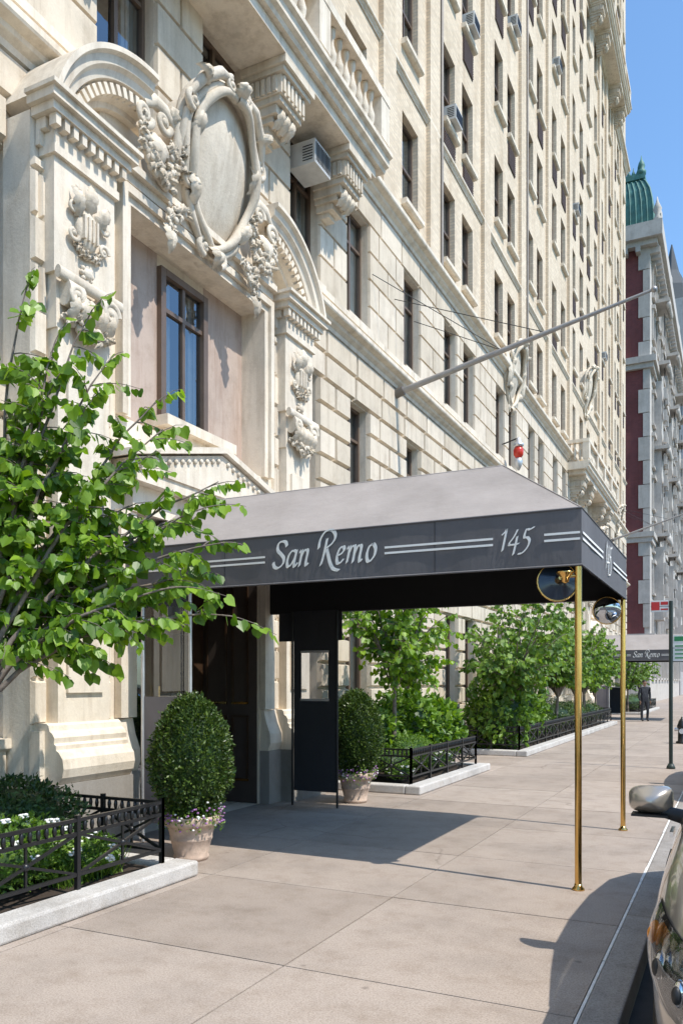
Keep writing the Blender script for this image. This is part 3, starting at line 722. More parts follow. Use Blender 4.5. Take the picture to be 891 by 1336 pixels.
def canopy(yc):
    E=empty('entrance_canopy',(-3.5,yc,0))
    y0,y1=yc-1.46,yc+1.46; X0,X1=-5.72,-1.08; zb,zv,zr=2.57,3.03,3.74; xr=-2.0; ra=.34
    m=MB()
    def sheet(a,b,n,za,zb_,axis):
        vs=[];fs=[]
        for i in range(n+1):
            t=i/n; x=a[0]+(b[0]-a[0])*t; y=a[1]+(b[1]-a[1])*t
            wv=.005*math.sin(t*n*1.1)
            for z,k in((za,1.0),(zb_,.0)):
                vs.append((x+(wv*k if axis=='y' else 0),y+(wv*k if axis=='x' else 0),z))
        for i in range(n): fs.append((2*i,2*i+1,2*i+3,2*i+2))
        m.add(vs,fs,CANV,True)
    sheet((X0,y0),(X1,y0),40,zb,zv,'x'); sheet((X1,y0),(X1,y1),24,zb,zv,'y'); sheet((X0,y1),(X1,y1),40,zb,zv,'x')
    def slope(fn,nu,nv):
        vs=[];fs=[]
        for i in range(nu+1):
            for j in range(nv+1):
                u=i/nu;v=j/nv; p=Vector(fn(u,v)); p.z-=.02*math.sin(math.pi*v)*abs(math.sin(math.pi*u*5)) ; vs.append(p)
        for i in range(nu):
            for j in range(nv): fs.append((i*(nv+1)+j,(i+1)*(nv+1)+j,(i+1)*(nv+1)+j+1,i*(nv+1)+j+1))
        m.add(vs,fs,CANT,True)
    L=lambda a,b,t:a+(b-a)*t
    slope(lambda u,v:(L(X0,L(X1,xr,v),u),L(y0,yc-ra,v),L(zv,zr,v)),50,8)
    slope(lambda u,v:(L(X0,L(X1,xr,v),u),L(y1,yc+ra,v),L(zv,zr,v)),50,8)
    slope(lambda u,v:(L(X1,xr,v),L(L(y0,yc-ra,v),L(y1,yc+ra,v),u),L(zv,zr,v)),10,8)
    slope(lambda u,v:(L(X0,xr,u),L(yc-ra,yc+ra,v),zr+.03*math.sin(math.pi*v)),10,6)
    m.build('canvas_cover',E,recalc=False)
    m=MB()
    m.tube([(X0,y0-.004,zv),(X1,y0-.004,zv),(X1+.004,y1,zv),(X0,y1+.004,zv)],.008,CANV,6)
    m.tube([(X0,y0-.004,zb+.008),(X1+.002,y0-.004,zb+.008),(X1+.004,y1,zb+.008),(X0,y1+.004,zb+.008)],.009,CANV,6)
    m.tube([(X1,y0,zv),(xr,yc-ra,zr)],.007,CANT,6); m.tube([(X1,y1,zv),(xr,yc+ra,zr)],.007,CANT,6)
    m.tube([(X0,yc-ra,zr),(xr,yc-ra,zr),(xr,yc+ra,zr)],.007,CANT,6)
    for x in(-4.45,-2.3): m.box(x,x+.005,y0-.0065,y0-.0045,zb+.01,zv-.01,CANVD)
    m.build('piping',E)
    m=MB()
    m.box(X0,X1-.02,y0+.02,y0+.024,zb+.01,zv,SHADE); m.box(X0,X1-.02,y1-.024,y1-.02,zb+.01,zv,SHADE); m.box(X1-.024,X1-.02,y0+.024,y1-.024,zb+.01,zv,SHADE)  # added black sheets that darken the canopy underside as shade
    m.add([(X0,y0+.03,zv-.01),(X1-.03,y0+.03,zv-.01),(X1-.03,y1-.03,zv-.01),(X0,y1-.03,zv-.01)],[(0,1,2,3)],SHADE)
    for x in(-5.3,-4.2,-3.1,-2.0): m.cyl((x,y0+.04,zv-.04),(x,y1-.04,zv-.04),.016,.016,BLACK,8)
    m.build('underside_shade_and_bars',E)
    m=MB()
    fn=lambda ox,oz:(lambda u,v,k:(ox+u,y0-.008-.0002*k,oz+v))
    write(m,'San Remo',fn(-3.90,2.725),1.06); write(m,'145',fn(-1.735,2.73),.255)
    for z in(2.835,2.785):
        for a,b in((-5.4,-3.99),(-2.76,-1.79),(-1.37,X1-.01)): m.box(a,b,y0-.010,y0-.0065,z-.009,z+.009,LETTER)
        for a,b in((y0+.02,yc-.35),(yc+.35,y1-.02)): m.box(X1+.0065,X1+.010,a,b,z-.009,z+.009,LETTER)
    write(m,'145',lambda u,v,k:(X1+.008+.0002*k,yc-.2+u,2.72+v),.36)
    m.build('lettering',E,recalc=False)
    m=MB()
    for y in(y0,y1):
        q=y+(.03 if y==y0 else -.03)
        m.cyl((X1-.03,q,0),(X1-.03,q,zv-.05),.027,.027,BRASS,20)
        m.lathe([(.05,0),(.05,.012),(.032,.03),(.03,.05)],(X1-.03,q,0),BRASS,20)
    m.build('brass_poles',E)
    m=MB(); MIR=simple('mirror_face',(.55,.58,.62),.03,1.0,var=.02); MB_=simple('mirror_back',(.02,.03,.05),.25,coat=.5)
    def mirror(c,n,r):
        n=Vector(n).normalized(); a=n.orthogonal().normalized(); b=n.cross(a); c=Vector(c)
        vs=[];fs=[]
        for i in range(7):
            t=i/6; R=r*math.sin(t*math.pi/2); h=.32*r*math.cos(t*math.pi/2)
            for k in range(28): vs.append(c+n*h+(a*math.cos(k*2*math.pi/28)+b*math.sin(k*2*math.pi/28))*R)
        for i in range(6):
            for k in range(28): fs.append((i*28+k,i*28+(k+1)%28,(i+1)*28+(k+1)%28,(i+1)*28+k))
        m.add(vs,fs,MIR,True)
        vs=[]; fs=[]
        for i in range(5):
            t=i/4; R=r*(1-t*.75); h=-.25*r*t
            for k in range(28): vs.append(c+n*h+(a*math.cos(k*2*math.pi/28)+b*math.sin(k*2*math.pi/28))*R)
        for i in range(4):
            for k in range(28): fs.append((i*28+k,i*28+(k+1)%28,(i+1)*28+(k+1)%28,(i+1)*28+k))
        fs.append(tuple(4*28+k for k in range(28)))
        m.add(vs,fs,MB_,True)
        pts=[c+(a*math.cos(k*2*math.pi/28)+b*math.sin(k*2*math.pi/28))*r for k in range(29)]
        m.tube(pts,.009,BRASS,6,False)
        m.cyl(c-n*.25*r,c-n*(.25*r+.09),.03,.015,BRASS,12)
        return c-n*(.25*r+.09)
    e=mirror((X1-.21,y0+.12,2.47),(-.35,.9,-.1),.16); m.cyl(e,(X1-.03,y0+.03,2.5),.012,.012,BRASS,8)
    m.lathe([(.012,-.06),(.03,-.05),(.034,-.02),(.07,.02),(.075,.03)],(X1-.13,y0+.02,2.5),BRASS,16)
    e=mirror((X1-.19,y1-.10,2.45),(.15,-.95,-.15),.15); m.cyl(e,(X1-.03,y1-.03,2.5),.012,.012,BRASS,8)
    m.build('convex_mirrors',E)
    m=MB()
    yy=y1-.03
    m.box(-5.31,-5.20,yy,yy+.012,.2,2.6,CANVD); m.box(-4.79,-4.67,yy,yy+.012,.2,2.6,CANVD)
    m.box(-5.20,-4.79,yy,yy+.012,.2,1.42,CANVD); m.box(-5.20,-4.79,yy,yy+.012,2.05,2.6,CANVD)
    m.box(-5.55,-4.60,yy+.02,yy+.03,2.2,2.6,CANVD)
    for z0,z1 in((1.40,1.43),(2.04,2.07)): m.box(-5.21,-4.78,yy-.004,yy-.001,z0,z1,ALU)
    m.cyl((-4.66,yy,0),(-4.66,yy,2.6),.016,.016,BLACK,8); m.cyl((-5.33,yy,0),(-5.33,yy,2.6),.016,.016,BLACK,8)
    yy=y0+.04
    m.box(-5.47,-4.91,yy,yy+.01,.2,1.5,CANVG); m.box(-5.47,-4.91,yy,yy+.01,2.42,2.6,CANVD)
    for x in(-5.49,-4.89): m.cyl((x,yy,0),(x,yy,2.6),.018,.018,ALU,10)
    m.cyl((-4.99,yy-.012,0.2),(-4.99,yy-.012,2.6),.006,.006,BLACK,6)
    m.build('side_curtains',E)
    gm=MB(); gm.add([(-5.2,y1-.024,1.42),(-4.79,y1-.024,1.42),(-4.79,y1-.024,2.05),(-5.2,y1-.024,2.05)],[(0,1,2,3)],VINYL)
    gm.add([(-5.47,yy+.005,1.5),(-4.91,yy+.005,1.5),(-4.91,yy+.005,2.42),(-5.47,yy+.005,2.42)],[(0,1,2,3)],VINYL)
    gm.build('clear_windows',E,recalc=False)
canopy(7.98); canopy(38.0)

# ---------------------------------------------------------------- foliage
HEART=(np.array([(0,0,0),(-.10,.27,.03),(.12,.50,.07),(.50,.46,.05),(1.0,0,-.05),(.50,-.46,.05),(.12,-.50,.07),(-.10,-.27,.03)]),[(0,4,3,2,1),(0,7,6,5,4)])
OVAL=(np.array([(0,0,0),(.45,.27,.07),(1,0,-.04),(.45,-.27,.07)]),[(0,2,1),(0,3,2)])
LANCE=(np.array([(0,0,0),(.35,.34,.08),(.75,.24,.04),(1.05,0,-.10),(.75,-.24,.04),(.35,-.34,.08)]),[(0,3,2,1),(0,5,4,3)])
def unit(a): return a/np.maximum(np.linalg.norm(a,axis=1,keepdims=True),1e-9)
def leaves(name,pos,axis,nrm,size,shape,mat,parent):
    P,F=shape; n=len(pos); axis=unit(axis); side=unit(np.cross(nrm,axis)); nr=np.cross(axis,side)
    v=pos[:,None,:]+size[:,None,None]*(P[None,:,0:1]*axis[:,None,:]+P[None,:,1:2]*side[:,None,:]+P[None,:,2:3]*nr[:,None,:])
    v=v.reshape(-1,3); k=len(P)
    faces=[np.arange(n)[:,None]*k+np.array(f)[None,:] for f in F]
    me=bpy.data.meshes.new(name)
    fl=[tuple(r) for a in faces for r in a.tolist()]
    me.from_pydata(v.tolist(),[],fl); me.materials.append(mat)
    me.polygons.foreach_set('use_smooth',[False]*len(fl)); me.update()
    o=bpy.data.objects.new(name,me); C.objects.link(o)
    if parent: par(o,parent)
    return o
def cloud_pts(c,r,n,inner=.75,lump=.12,seed=0,low=-1.0):
    rg=np.random.default_rng(seed)
    d=unit(rg.normal(size=(n*2,3))); d=d[d[:,2]>low][:n]
    ph=rg.uniform(0,6,6)
    l=1+lump*(np.sin(5*d[:,0]+ph[0])*np.sin(6*d[:,1]+ph[1])+.7*np.sin(9*d[:,2]+ph[2]+4*d[:,0])+.5*np.sin(14*d[:,1]+ph[3])*np.sin(13*d[:,2]+ph[4]))
    k=rg.uniform(inner,1.0,len(d))**.7*l
    return np.array(c)+d*np.array(r)*k[:,None],d
def shrub(name,parts,size,shape,mat,parent=None,flowers=None,core=True,seed=1,inner=.72,lump=.12,fmat=None,fsz=.035):
    c0=parts[0][0]
    E=parent or empty(name,c0)
    ps=[];ds=[]
    cm=MB()
    for i,(c,r,n) in enumerate(parts):
        p,d=cloud_pts(c,r,n,inner,lump,seed+i,-.6 if r[2]<.6 else -1); ps.append(p); ds.append(d)
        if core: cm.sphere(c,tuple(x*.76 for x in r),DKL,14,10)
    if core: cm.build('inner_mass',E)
    p=np.vstack(ps); d=np.vstack(ds); rg=np.random.default_rng(seed+99); n=len(p)
    ax=d*.6+rg.normal(size=(n,3))*.6+np.array([0,0,.15]); nr=d+rg.normal(size=(n,3))*.45+np.array([0,0,.6])
    leaves('leaves',p,ax,nr,size*rg.uniform(.7,1.25,n),shape,mat,E)
    if flowers:
        k=rg.choice(n,flowers); fm=MB()
        for q,dd in zip(p[k],d[k]):
            if dd[2]<-.1: continue
            q=q+dd*.03
            for j in range(5):
                a=j*2*math.pi/5; fm.sphere((q[0]+fsz*.6*math.cos(a)+.01*dd[0],q[1]+fsz*.6*math.sin(a),q[2]+.3*fsz*math.cos(a*2)),(fsz*.55,fsz*.55,fsz*.3),fmat or FLW,6,4)
        fm.build('flowers',E)
    return E
def topiary(loc):
    E=empty('potted_topiary',loc); x,y,z=loc
    m=MB()
    m.lathe([(.15,0),(.165,.02),(.165,.04),(.155,.05),(.185,.17),(.195,.19),(.20,.20),(.195,.215),(.215,.30),(.225,.315),(.25,.33),(.262,.345),(.262,.40),(.25,.415),(.225,.41),(.21,.38),(.0,.37)],(x,y,z),TERRA,36)
    m.build('terracotta_pot',E)
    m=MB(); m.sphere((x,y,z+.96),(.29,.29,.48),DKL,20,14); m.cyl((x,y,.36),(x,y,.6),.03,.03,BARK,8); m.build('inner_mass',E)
    rg=np.random.default_rng(int(y*10))
    n=15000
    t=rg.uniform(-1,1,n); a=rg.uniform(0,2*math.pi,n)
    pr=np.sqrt(np.clip(1-np.abs(t)**2.2,0,1))*(.350-.045*t)
    lum=1+.055*np.sin(7*a+6*t)+.05*np.sin(13*a-9*t)+.04*np.sin(23*a+17*t)+.02*rg.normal(size=n)
    k=rg.uniform(.84,1.05,n)*lum
    p=np.stack([x+pr*k*np.cos(a),y+pr*k*np.sin(a),z+.96+t*.545*(1+.04*rg.normal(size=n))],1)
    d=unit(np.stack([np.cos(a)*.8,np.sin(a)*.8,t*.9],1))
    ax=d*.8+rg.normal(size=(n,3))*.55+np.array([0,0,.35]); nr=d*.6+rg.normal(size=(n,3))*.6+np.array([0,0,.3])
    leaves('leaves',p,ax,nr,.032*rg.uniform(.7,1.5,n),OVAL,BOX,E)
    n=900; a=rg.uniform(0,2*math.pi,n); r=.2+.10*rg.random(n); p=np.stack([x+r*np.cos(a),y+r*np.sin(a),z+.42+.06*rg.normal(size=n)-.25*(r-.22)],1)
    leaves('flowering_trailers',p,rg.normal(size=(n,3)),rg.normal(size=(n,3))+np.array([0,0,1]),.035*rg.uniform(.6,1.2,n),OVAL,BOXL,E)
    n=150; a=rg.uniform(0,2*math.pi,n); r=.24+.07*rg.random(n); fm=MB()
    for i in range(n): fm.sphere((x+r[i]*math.cos(a[i]),y+r[i]*math.sin(a[i]),z+.42+.05*rg.normal()),(.014,.014,.010),FLP if i%4 else FLW,6,4)
    fm.build('petals',E)
topiary((-4.55,6.12,0)); topiary((-4.68,10.02,0))

def tree(name,base,fork,tips,leafsz,ntw,nlf,seed,mat=LEAF,trunk=.05,twl=(.25,.6),stems=1,start=.25,droop=.5):
    rr=random.Random(seed); E=empty(name,base); wood=MB()
    base=Vector(base); fork=Vector(fork)
    fk=[]
    for s_ in range(stems):
        o=Vector((rr.uniform(-.12,.12),rr.uniform(-.12,.12),0)) if stems>1 else Vector()
        f=fork+o*1.8+Vector((0,0,rr.uniform(-.2,.3) if stems>1 else 0)); fk.append(f)
        mid=base.lerp(f,.5)+Vector((rr.uniform(-.05,.05),rr.uniform(-.05,.05),0))
        wood.tube([base+o*.4,mid,f],[trunk*1.25,trunk,trunk*.75],BARK,10)
    P=[];A=[];NN=[];S=[]
    for ti,tip in enumerate(tips):
        tip=Vector(tip); f=fk[ti%len(fk)]
        c1=f.lerp(tip,.35)+Vector((rr.uniform(-.1,.1),rr.uniform(-.1,.1),.25+.12*(tip-f).length))
        pts=[]; n=12
        for i in range(n+1):
            t=i/n; p=f*(1-t)**2+c1*2*t*(1-t)+tip*t*t
            p+=Vector((rr.uniform(-1,1),rr.uniform(-1,1),rr.uniform(-1,1)))*.018*(0<i<n); pts.append(p)
        wood.tube(pts,[trunk*.38*(1-i/n)**.8+.004 for i in range(n+1)],BARK,7)
        for k in range(ntw):
            t=start+(1-start)*(k+rr.random())/ntw; i=min(int(t*n),n-1); p=pts[i].lerp(pts[i+1],t*n-i)
            d=(pts[i+1]-pts[i]).normalized()
            ang=rr.uniform(0,2*math.pi); o=d.orthogonal().normalized(); o=Matrix.Rotation(ang,3,d)@o
            dr=(d*.6+o*rr.uniform(.5,1.1)+Vector((0,0,.12))).normalized(); dr.z*=.65
            if k==ntw-1: dr=d
            tl=rr.uniform(*twl)*(1.1-.4*t); q=[p]
            for j in range(1,6):
                u=j/5; q.append(p+dr*tl*u+Vector((0,0,-droop*tl*u*u*.6))+Vector((rr.uniform(-1,1),rr.uniform(-1,1),0))*.01)
            wood.tube(q,[.006,.005,.004,.003,.0025,.002],BARK,5,False)
            for j in range(nlf):
                u=(j+.6)/nlf; i2=min(int(u*5),4); pp=q[i2].lerp(q[i2+1],u*5-i2)
                sd=dr.cross(Vector((0,0,1))); sd=sd.normalized() if sd.length>.01 else Vector((1,0,0))
                sgn=1 if j%2 else -1
                ax=(dr*.35+sd*sgn*rr.uniform(.1,.8)+Vector((rr.uniform(-.3,.3),rr.uniform(-.3,.3),rr.uniform(-1.3,-.35)))).normalized()
                nm=Vector((rr.uniform(-.8,1.1),rr.uniform(-1.1,.6),rr.uniform(.1,1.0)))
                P.append(pp+ax*.022); A.append(ax); NN.append(nm); S.append(leafsz*rr.uniform(.55,1.2))
    wood.build('trunk_and_branches',E,recalc=False)
    leaves('leaves',np.array(P),np.array(A),np.array(NN),np.array(S),HEART,mat,E)
    return E
tips=[(-4.75,4.36,4.60),(-4.35,4.60,4.42),(-4.25,4.66,4.05),(-4.05,5.0,3.85),(-3.62,5.22,3.22),(-3.40,5.05,2.15),(-3.45,5.03,2.7),(-3.62,4.75,2.35),(-3.95,4.6,2.1),(-4.6,4.2,2.0),
      (-4.1,4.93,3.4),(-4.5,4.5,3.4),(-4.4,4.9,2.8),(-4.9,4.5,3.9),(-4.7,4.9,3.1),(-4.2,4.5,2.7),(-3.9,5.0,2.9),(-5.3,4.9,3.6),(-4.6,3.9,3.0),(-5.0,4.1,4.2),(-4.9,4.7,2.4),(-5.6,3.6,3.4),(-5.0,3.2,3.2),(-4.1,5.2,2.45),(-4.45,4.35,3.85),
      (-4.55,4.45,4.2),(-4.35,4.55,3.7),(-4.6,4.3,3.6),(-4.3,4.7,3.2),(-4.75,4.3,3.2),(-4.5,4.6,2.3),(-3.95,4.95,3.6),(-3.75,5.1,2.5),(-4.15,4.8,3.0),(-4.8,4.25,2.7),(-4.65,4.4,3.95),(-3.6,4.95,2.95),(-4.3,4.6,2.15)]
tree('redbud_tree',(-5.15,3.95,.1),(-5.05,4.1,1.35),tips,.086,14,10,5,stems=3,start=.35)
def crown(c,r,n,seed):
    rr=random.Random(seed); out=[]
    while len(out)<n:
        v=Vector((rr.uniform(-1,1),rr.uniform(-1,1),rr.uniform(-1,1)))
        if .45<v.length<1: out.append((c[0]+v.x*r[0],c[1]+v.y*r[1],c[2]+v.z*r[2]))
    return out
tree('redbud_tree',(-4.95,12.1,.1),(-4.95,12.1,1.5),crown((-4.9,12.3,2.75),(1.05,1.2,1.05),30,3),.092,11,9,8,trunk=.04,start=.3)
for i,(x,y,h) in enumerate(((-4.6,18.4,2.7),(-4.9,20.8,2.9),(-4.5,23.2,2.85),(-4.5,26.0,2.8),(-4.8,29.5,2.7),(-5.0,33.5,2.5),(-4.9,43.5,2.7),(-4.9,49,2.8))):
    tree('street_garden_tree',(x,y,.1),(x,y,1.2),crown((x,y,h),(1.3,1.55,1.3),30 if i<5 else 18,20+i),.11,11,9,30+i,mat=HYD if i%2 else BOXL,trunk=.05,start=.25,twl=(.3,.65))

def fence(m,p0,p1,z0,h,panel=.95):
    p0=Vector(p0);p1=Vector(p1); L=(p1-p0).length; n=max(1,round(L/panel)); d=(p1-p0)/n
    up=Vector((0,0,1)); b=.011
    def bar(a,c,r=b): m.tube([a,c],r*1.3,BLACK,4,True,False)
    for z in(.06,h-.12,h-.02): bar(p0+up*(z0+z),p1+up*(z0+z),.014)
    for i in range(n+1):
        q=p0+d*i; m.box(q.x-.017,q.x+.017,q.y-.017,q.y+.017,z0-.08,z0+h+.015,BLACK)
        if i<n:
            bar(q+up*(z0+.06),q+d+up*(z0+h-.12)); bar(q+up*(z0+h-.12),q+d+up*(z0+.06))
            mid=q+d*.5+up*(z0+(h-.06)/2)
            bar(q+d*.5+up*(z0+.06),q+d*.5+up*(z0+h-.12),.009)
            m.sphere(mid,.03,BLACK,10,6)
            k=int(d.length/.07)
            for j in range(1,k):
                m.sphere(q+d*(j/k)+up*(z0+h-.07),(.018,.018,.045),BLACK,6,4)
def planter(y0,y1,xo=-4.10):
    E=empty('planter_bed',(-5,(y0+y1)/2,0)); m=MB()
    m.box(xo-.24,xo,y0,y1,.001,.13,KERBW); m.box(-5.98,xo-.242,y1-.22,y1,.001,.129,KERBW); m.box(-5.98,xo-.242,y0,y0+.22,.001,.129,KERBW)
    m.build('kerb',E,bevel=.02)
    m=MB(); m.box(-5.98,xo-.243,y0+.222,y1-.222,.0,.09,SOIL); m.build('soil',E)
    F=empty('garden_fence',(xo-.2,(y0+y1)/2,0)); m=MB()
    xf=xo-.22
    fence(m,(xf,y0+.2,0),(xf,y1-.22,0),.18,.48); fence(m,(xf,y1-.22,0),(-5.6,y1-.22,0),.18,.48,.7); fence(m,(xf,y0+.2,0),(-5.6,y0+.2,0),.18,.48,.7)
    m.build('railings',F)
planter(-2.5,5.62); planter(11.0,14.75); planter(17.7,33.0); planter(43.0,53.0)
shrub('dark_shrub',[((-5.25,4.65,.50),(.5,.6,.38),4200),((-5.3,3.6,.5),(.5,.7,.38),3000),((-5.2,2.3,.5),(.5,.8,.35),1500),((-5.2,.6,.5),(.5,.9,.35),1200)],.05,OVAL,DKL,seed=3)
shrub('white_flowering_shrub',[((-4.78,4.2,.36),(.30,.55,.30),2600),((-4.75,3.1,.36),(.3,.6,.3),2000),((-4.68,4.85,.26),(.26,.35,.16),1500)],.05,OVAL,BOXL,seed=13,flowers=110,fsz=.036)
E=empty('ornamental_grass',(-4.7,5.0,.09)); rg=np.random.default_rng(4); n=700
p=np.stack([rg.uniform(-5.0,-4.5,n),rg.uniform(4.5,5.15,n),np.full(n,.09)],1)
ax=np.stack([rg.normal(0,.35,n),rg.normal(0,.35,n),np.ones(n)],1)
BL=(np.array([(0,.02,0),(0,-.02,0),(.55,-.018,.06),(1,0,.22),(.55,.018,.06)]),[(0,1,2,4),(4,2,3)])
leaves('blades',p,ax,rg.normal(size=(n,3)),.26*rg.uniform(.6,1.2,n),BL,HYD,E)
shrub('boxwood_hedge',[((-4.75,12.25,.50),(.36,.62,.30),5200),((-4.8,11.6,.4),(.3,.4,.22),1500)],.034,OVAL,BOXL,seed=23)
shrub('white_flowering_shrub',[((-4.66,11.6,.26),(.22,.3,.15),900),((-4.62,13.2,.3),(.2,.8,.14),900)],.04,OVAL,HYD,seed=31,flowers=60,fsz=.03)
shrub('hydrangea_bush',[((-5.2,13.5,.85),(.6,.8,.65),2500),((-5.0,14.1,.74),(.5,.5,.55),1400),((-5.4,12.0,.8),(.45,.7,.55),1200)],.12,LANCE,HYD,seed=41,lump=.2)
shrub('hydrangea_bush',[((-5.0,18.6,.85),(.75,.9,.75),2300),((-5.1,20.6,.8),(.7,.9,.7),1700),((-5.2,22.4,.8),(.6,.9,.7),1300)],.13,LANCE,BOXL,seed=51,lump=.2)
shrub('boxwood_hedge',[((-4.9,22.5,.5),(.5,1.2,.42),2600),((-5.0,25.0,.6),(.6,1.4,.5),2600),((-5.0,28,.55),(.6,1.6,.48),2200),((-5.0,31,.5),(.6,1.6,.45),2200),((-5,46,.5),(.6,2.4,.5),2000),((-5,50,.5),(.6,2.0,.5),1500)],.06,OVAL,BOX,seed=61)
E=empty('park_trees',(30,20,0)); PS=[];DS=[]
tm=MB()
for i in range(16):
    x=rng.uniform(24,34); y=-30+i*9+rng.uniform(-2,2); h=rng.uniform(7,10)
    tm.cyl((x,y,-.1),(x,y,h),.3,.15,BARK,8)
    p,d=cloud_pts((x,y,h+1),(5,5,4.5),1300,.4,.2,i); PS.append(p);DS.append(d)
tm.build('trunks',E); p=np.vstack(PS); d=np.vstack(DS)
leaves('leaves',p,d+rng.normal(size=p.shape)*.6,d+rng.normal(size=p.shape)*.5+np.array([0,0,.5]),.55*rng.uniform(.6,1.3,len(p)),LANCE,BOX,E)

# ---------------------------------------------------------------- second building
F=empty('brick_apartment_house',(-15,86,0))
PAL=stone('pale_terracotta',(.56,.52,.48),isl=.1)
COP=simple('green_copper',(.07,.19,.165),.6,.0,var=.35,scale=2)
SL=simple('slate_dark',(.06,.07,.08),.7)
m=MB(); fh=[]; gp=MB()
for i in range(11):
    for k in range(10):
        yy=70.5+i*3.3; z=2.2+3.45*k; fh.append((yy-.6,yy+.6,z,z+2.1))
wall_holes(m,-6.0,.4,68,106,0,37.5,fh,PAL)
for a,b,c,d in fh:
    gp.add([(-6.3,a,c),(-6.3,b,c),(-6.3,b,d),(-6.3,a,d)],[(0,1,2,3)],GLASS); gp.box(-6.7,-6.6,a,b,c,d,DARK)
    m.box(-6.28,-6.22,a,b,(c+d)/2-.05,(c+d)/2+.05,WHITEF)
    m.box(-5.99,-5.85,a-.25,a-.003,c-.2,d+.1,PAL); m.box(-5.99,-5.85,b+.003,b+.25,c-.2,d+.1,PAL); m.box(-5.99,-5.72,a-.35,b+.35,d+.1,d+.4,PAL); m.box(-5.99,-5.78,a-.3,b+.3,c-.35,c-.2,PAL)
m.box(-26,-6.41,68.02,106,0,37.4,REDB); m.box(-6.41,-6.02,68.01,68.4,0,37.4,REDB)
m.box(-26,-6.0,67.9,68.00,0,5,PAL)
for k in range(17):
    z=6+k*1.9; m.box(-6.85 if k%2 else -6.5,-5.985,67.9,68.3,z+.02,z+1.86,PAL)
for k in range(9):
    z=3+3.45*k
    for x in(-10.2,-13.5,-17,-20.5):
        m.box(x-.75,x+.75,67.93,68.01,z-.25,z+2.3,PAL); m.box(x-.5,x+.5,67.90,67.925,z,z+2,DARK); m.box(x-.52,x+.52,67.88,67.895,z+.95,z+1.05,WHITEF)
for z,p,h in((5,.4,.5),(13.2,.35,.4),(27.0,.5,.5),(36.6,1.0,1.2)):
    m.box(-26,-6.0+p,68-p,106+p,z,z+h,PAL); m.box(-26,-6.0+p*.6,68-p*.6,106+p*.6,z-.4,z-.003,PAL)
for yb in(72,84,96,104):
    m.box(-5.99,-5.2,yb-1.1,yb+1.1,6.8,12.8,PAL); m.box(-5.99,-5.35,yb-1.0,yb+1.0,13.9,26.5,PAL)
    for k in range(11): m.box(-5.2,-4.95,yb-1.0,yb-.6,7+k*1.8,7.9+k*1.8,PAL); m.box(-5.2,-4.95,yb+.6,yb+1.0,7+k*1.8,7.9+k*1.8,PAL)
    for k in range(2,9): m.box(-5.19,-5.16,yb-.4,yb+.4,2.9+3.45*k,4.7+3.45*k,DARK)
    for z in(12.8,20,26.9,32):
        m.box(-5.99,-4.7,yb-1.4,yb+1.4,z+.82,z+1.1,PAL)
        for q in range(6): m.sphere((-4.8,yb-1.2+q*.48,z+.6),(.2,.2,.3),PAL,8,6)
    m.box(-5.99,-5.4,yb-.9,yb+.9,37.81,40.4,PAL); m.sphere((-5.7,yb,40.6),(.35,.9,.8),PAL,12,8)
for q in range(42):
    y_=68+q*.95; m.box(-5.99,-5.25,y_,y_+.35,35.7,36.19,PAL)
for q in range(20): m.box(-7-q*.95,-6.65-q*.95,67.25,67.97,35.7,36.19,PAL)
for i in range(6): m.lathe([(.25,0),(.3,.3),(.15,.6),(.35,1.0),(.1,1.6),(.02,2.0)],(-5.4-i*3,67.5,37.8),PAL,10)
ins=[(0,0),(.25,1.2),(.7,2.6),(1.5,4.2),(2.5,5.6),(3.2,6.3)]
vs=[];fs=[]
for o,z in ins: vs+=[(-6.3-o,74.5+o,37.9+z),(-6.3-o,105.5-o,37.9+z),(-25.5+o,105.5-o,37.9+z),(-25.5+o,74.5+o,37.9+z)]
for i in range(len(ins)-1):
    for k in range(4): fs.append((i*4+k,i*4+(k+1)%4,(i+1)*4+(k+1)%4,(i+1)*4+k))
fs.append(tuple(len(vs)-4+k for k in range(4))); m.add(vs,fs,SL)
pv=[(0,0),(.02,1.2),(.12,2.4),(.32,3.4),(.65,4.2),(.9,4.6)]; vs=[];fs=[]
XA,XB_,YA,YB=-11.4,-5.75,68.2,74.2
for o,z in pv: vs+=[(XB_-o,YA+o,37.85+z),(XB_-o,YB-o,37.85+z),(XA+o,YB-o,37.85+z),(XA+o,YA+o,37.85+z)]
for i in range(len(pv)-1):
    for k in range(4): fs.append((i*4+k,i*4+(k+1)%4,(i+1)*4+(k+1)%4,(i+1)*4+k))
fs.append(tuple(len(vs)-4+k for k in range(4))); m.add(vs,fs,COP)
for q in range(14):
    f=q/13
    m.tube([(XA+o+(XB_-XA-2*o)*f,YA+o-.03,37.85+z) for o,z in pv],.06,COP,5)
    m.tube([(XB_-o+.03,YA+o+(YB-YA-2*o)*f,37.85+z) for o,z in pv],.06,COP,5)
m.box(XA+.7,XB_-.7,YA+.7,YB-.7,42.4,42.85,COP)
for q in range(12): m.lathe([(.12,0),(.15,.2),(.05,.45),(.02,.7)],(XA+.9+q*.35,YA+.9,42.8),COP,6)
m.lathe([(.35,0),(.38,.3),(.2,.45),(.3,.7),(.22,1.0),(.08,1.25),(.02,1.6)],(XB_-1.0,YA+1.0,42.8),COP,10)
m.build('walls_and_roof',F); gp.build('panes',F,recalc=False)
D=MB(); dh=[]
for i in range(8):
    for k in range(14): dh.append((150+i*4,151.6+i*4,4+3.4*k,6+3.4*k))
TG=stone('grey_distant_masonry',(.42,.40,.39),isl=0)
wall_holes(D,-5.6,.4,148,182,0,52,dh,TG); D.box(-30,-6.1,148.01,182,0,52,DARK); D.box(-30,-5.61,147.5,148,0,52,TG)
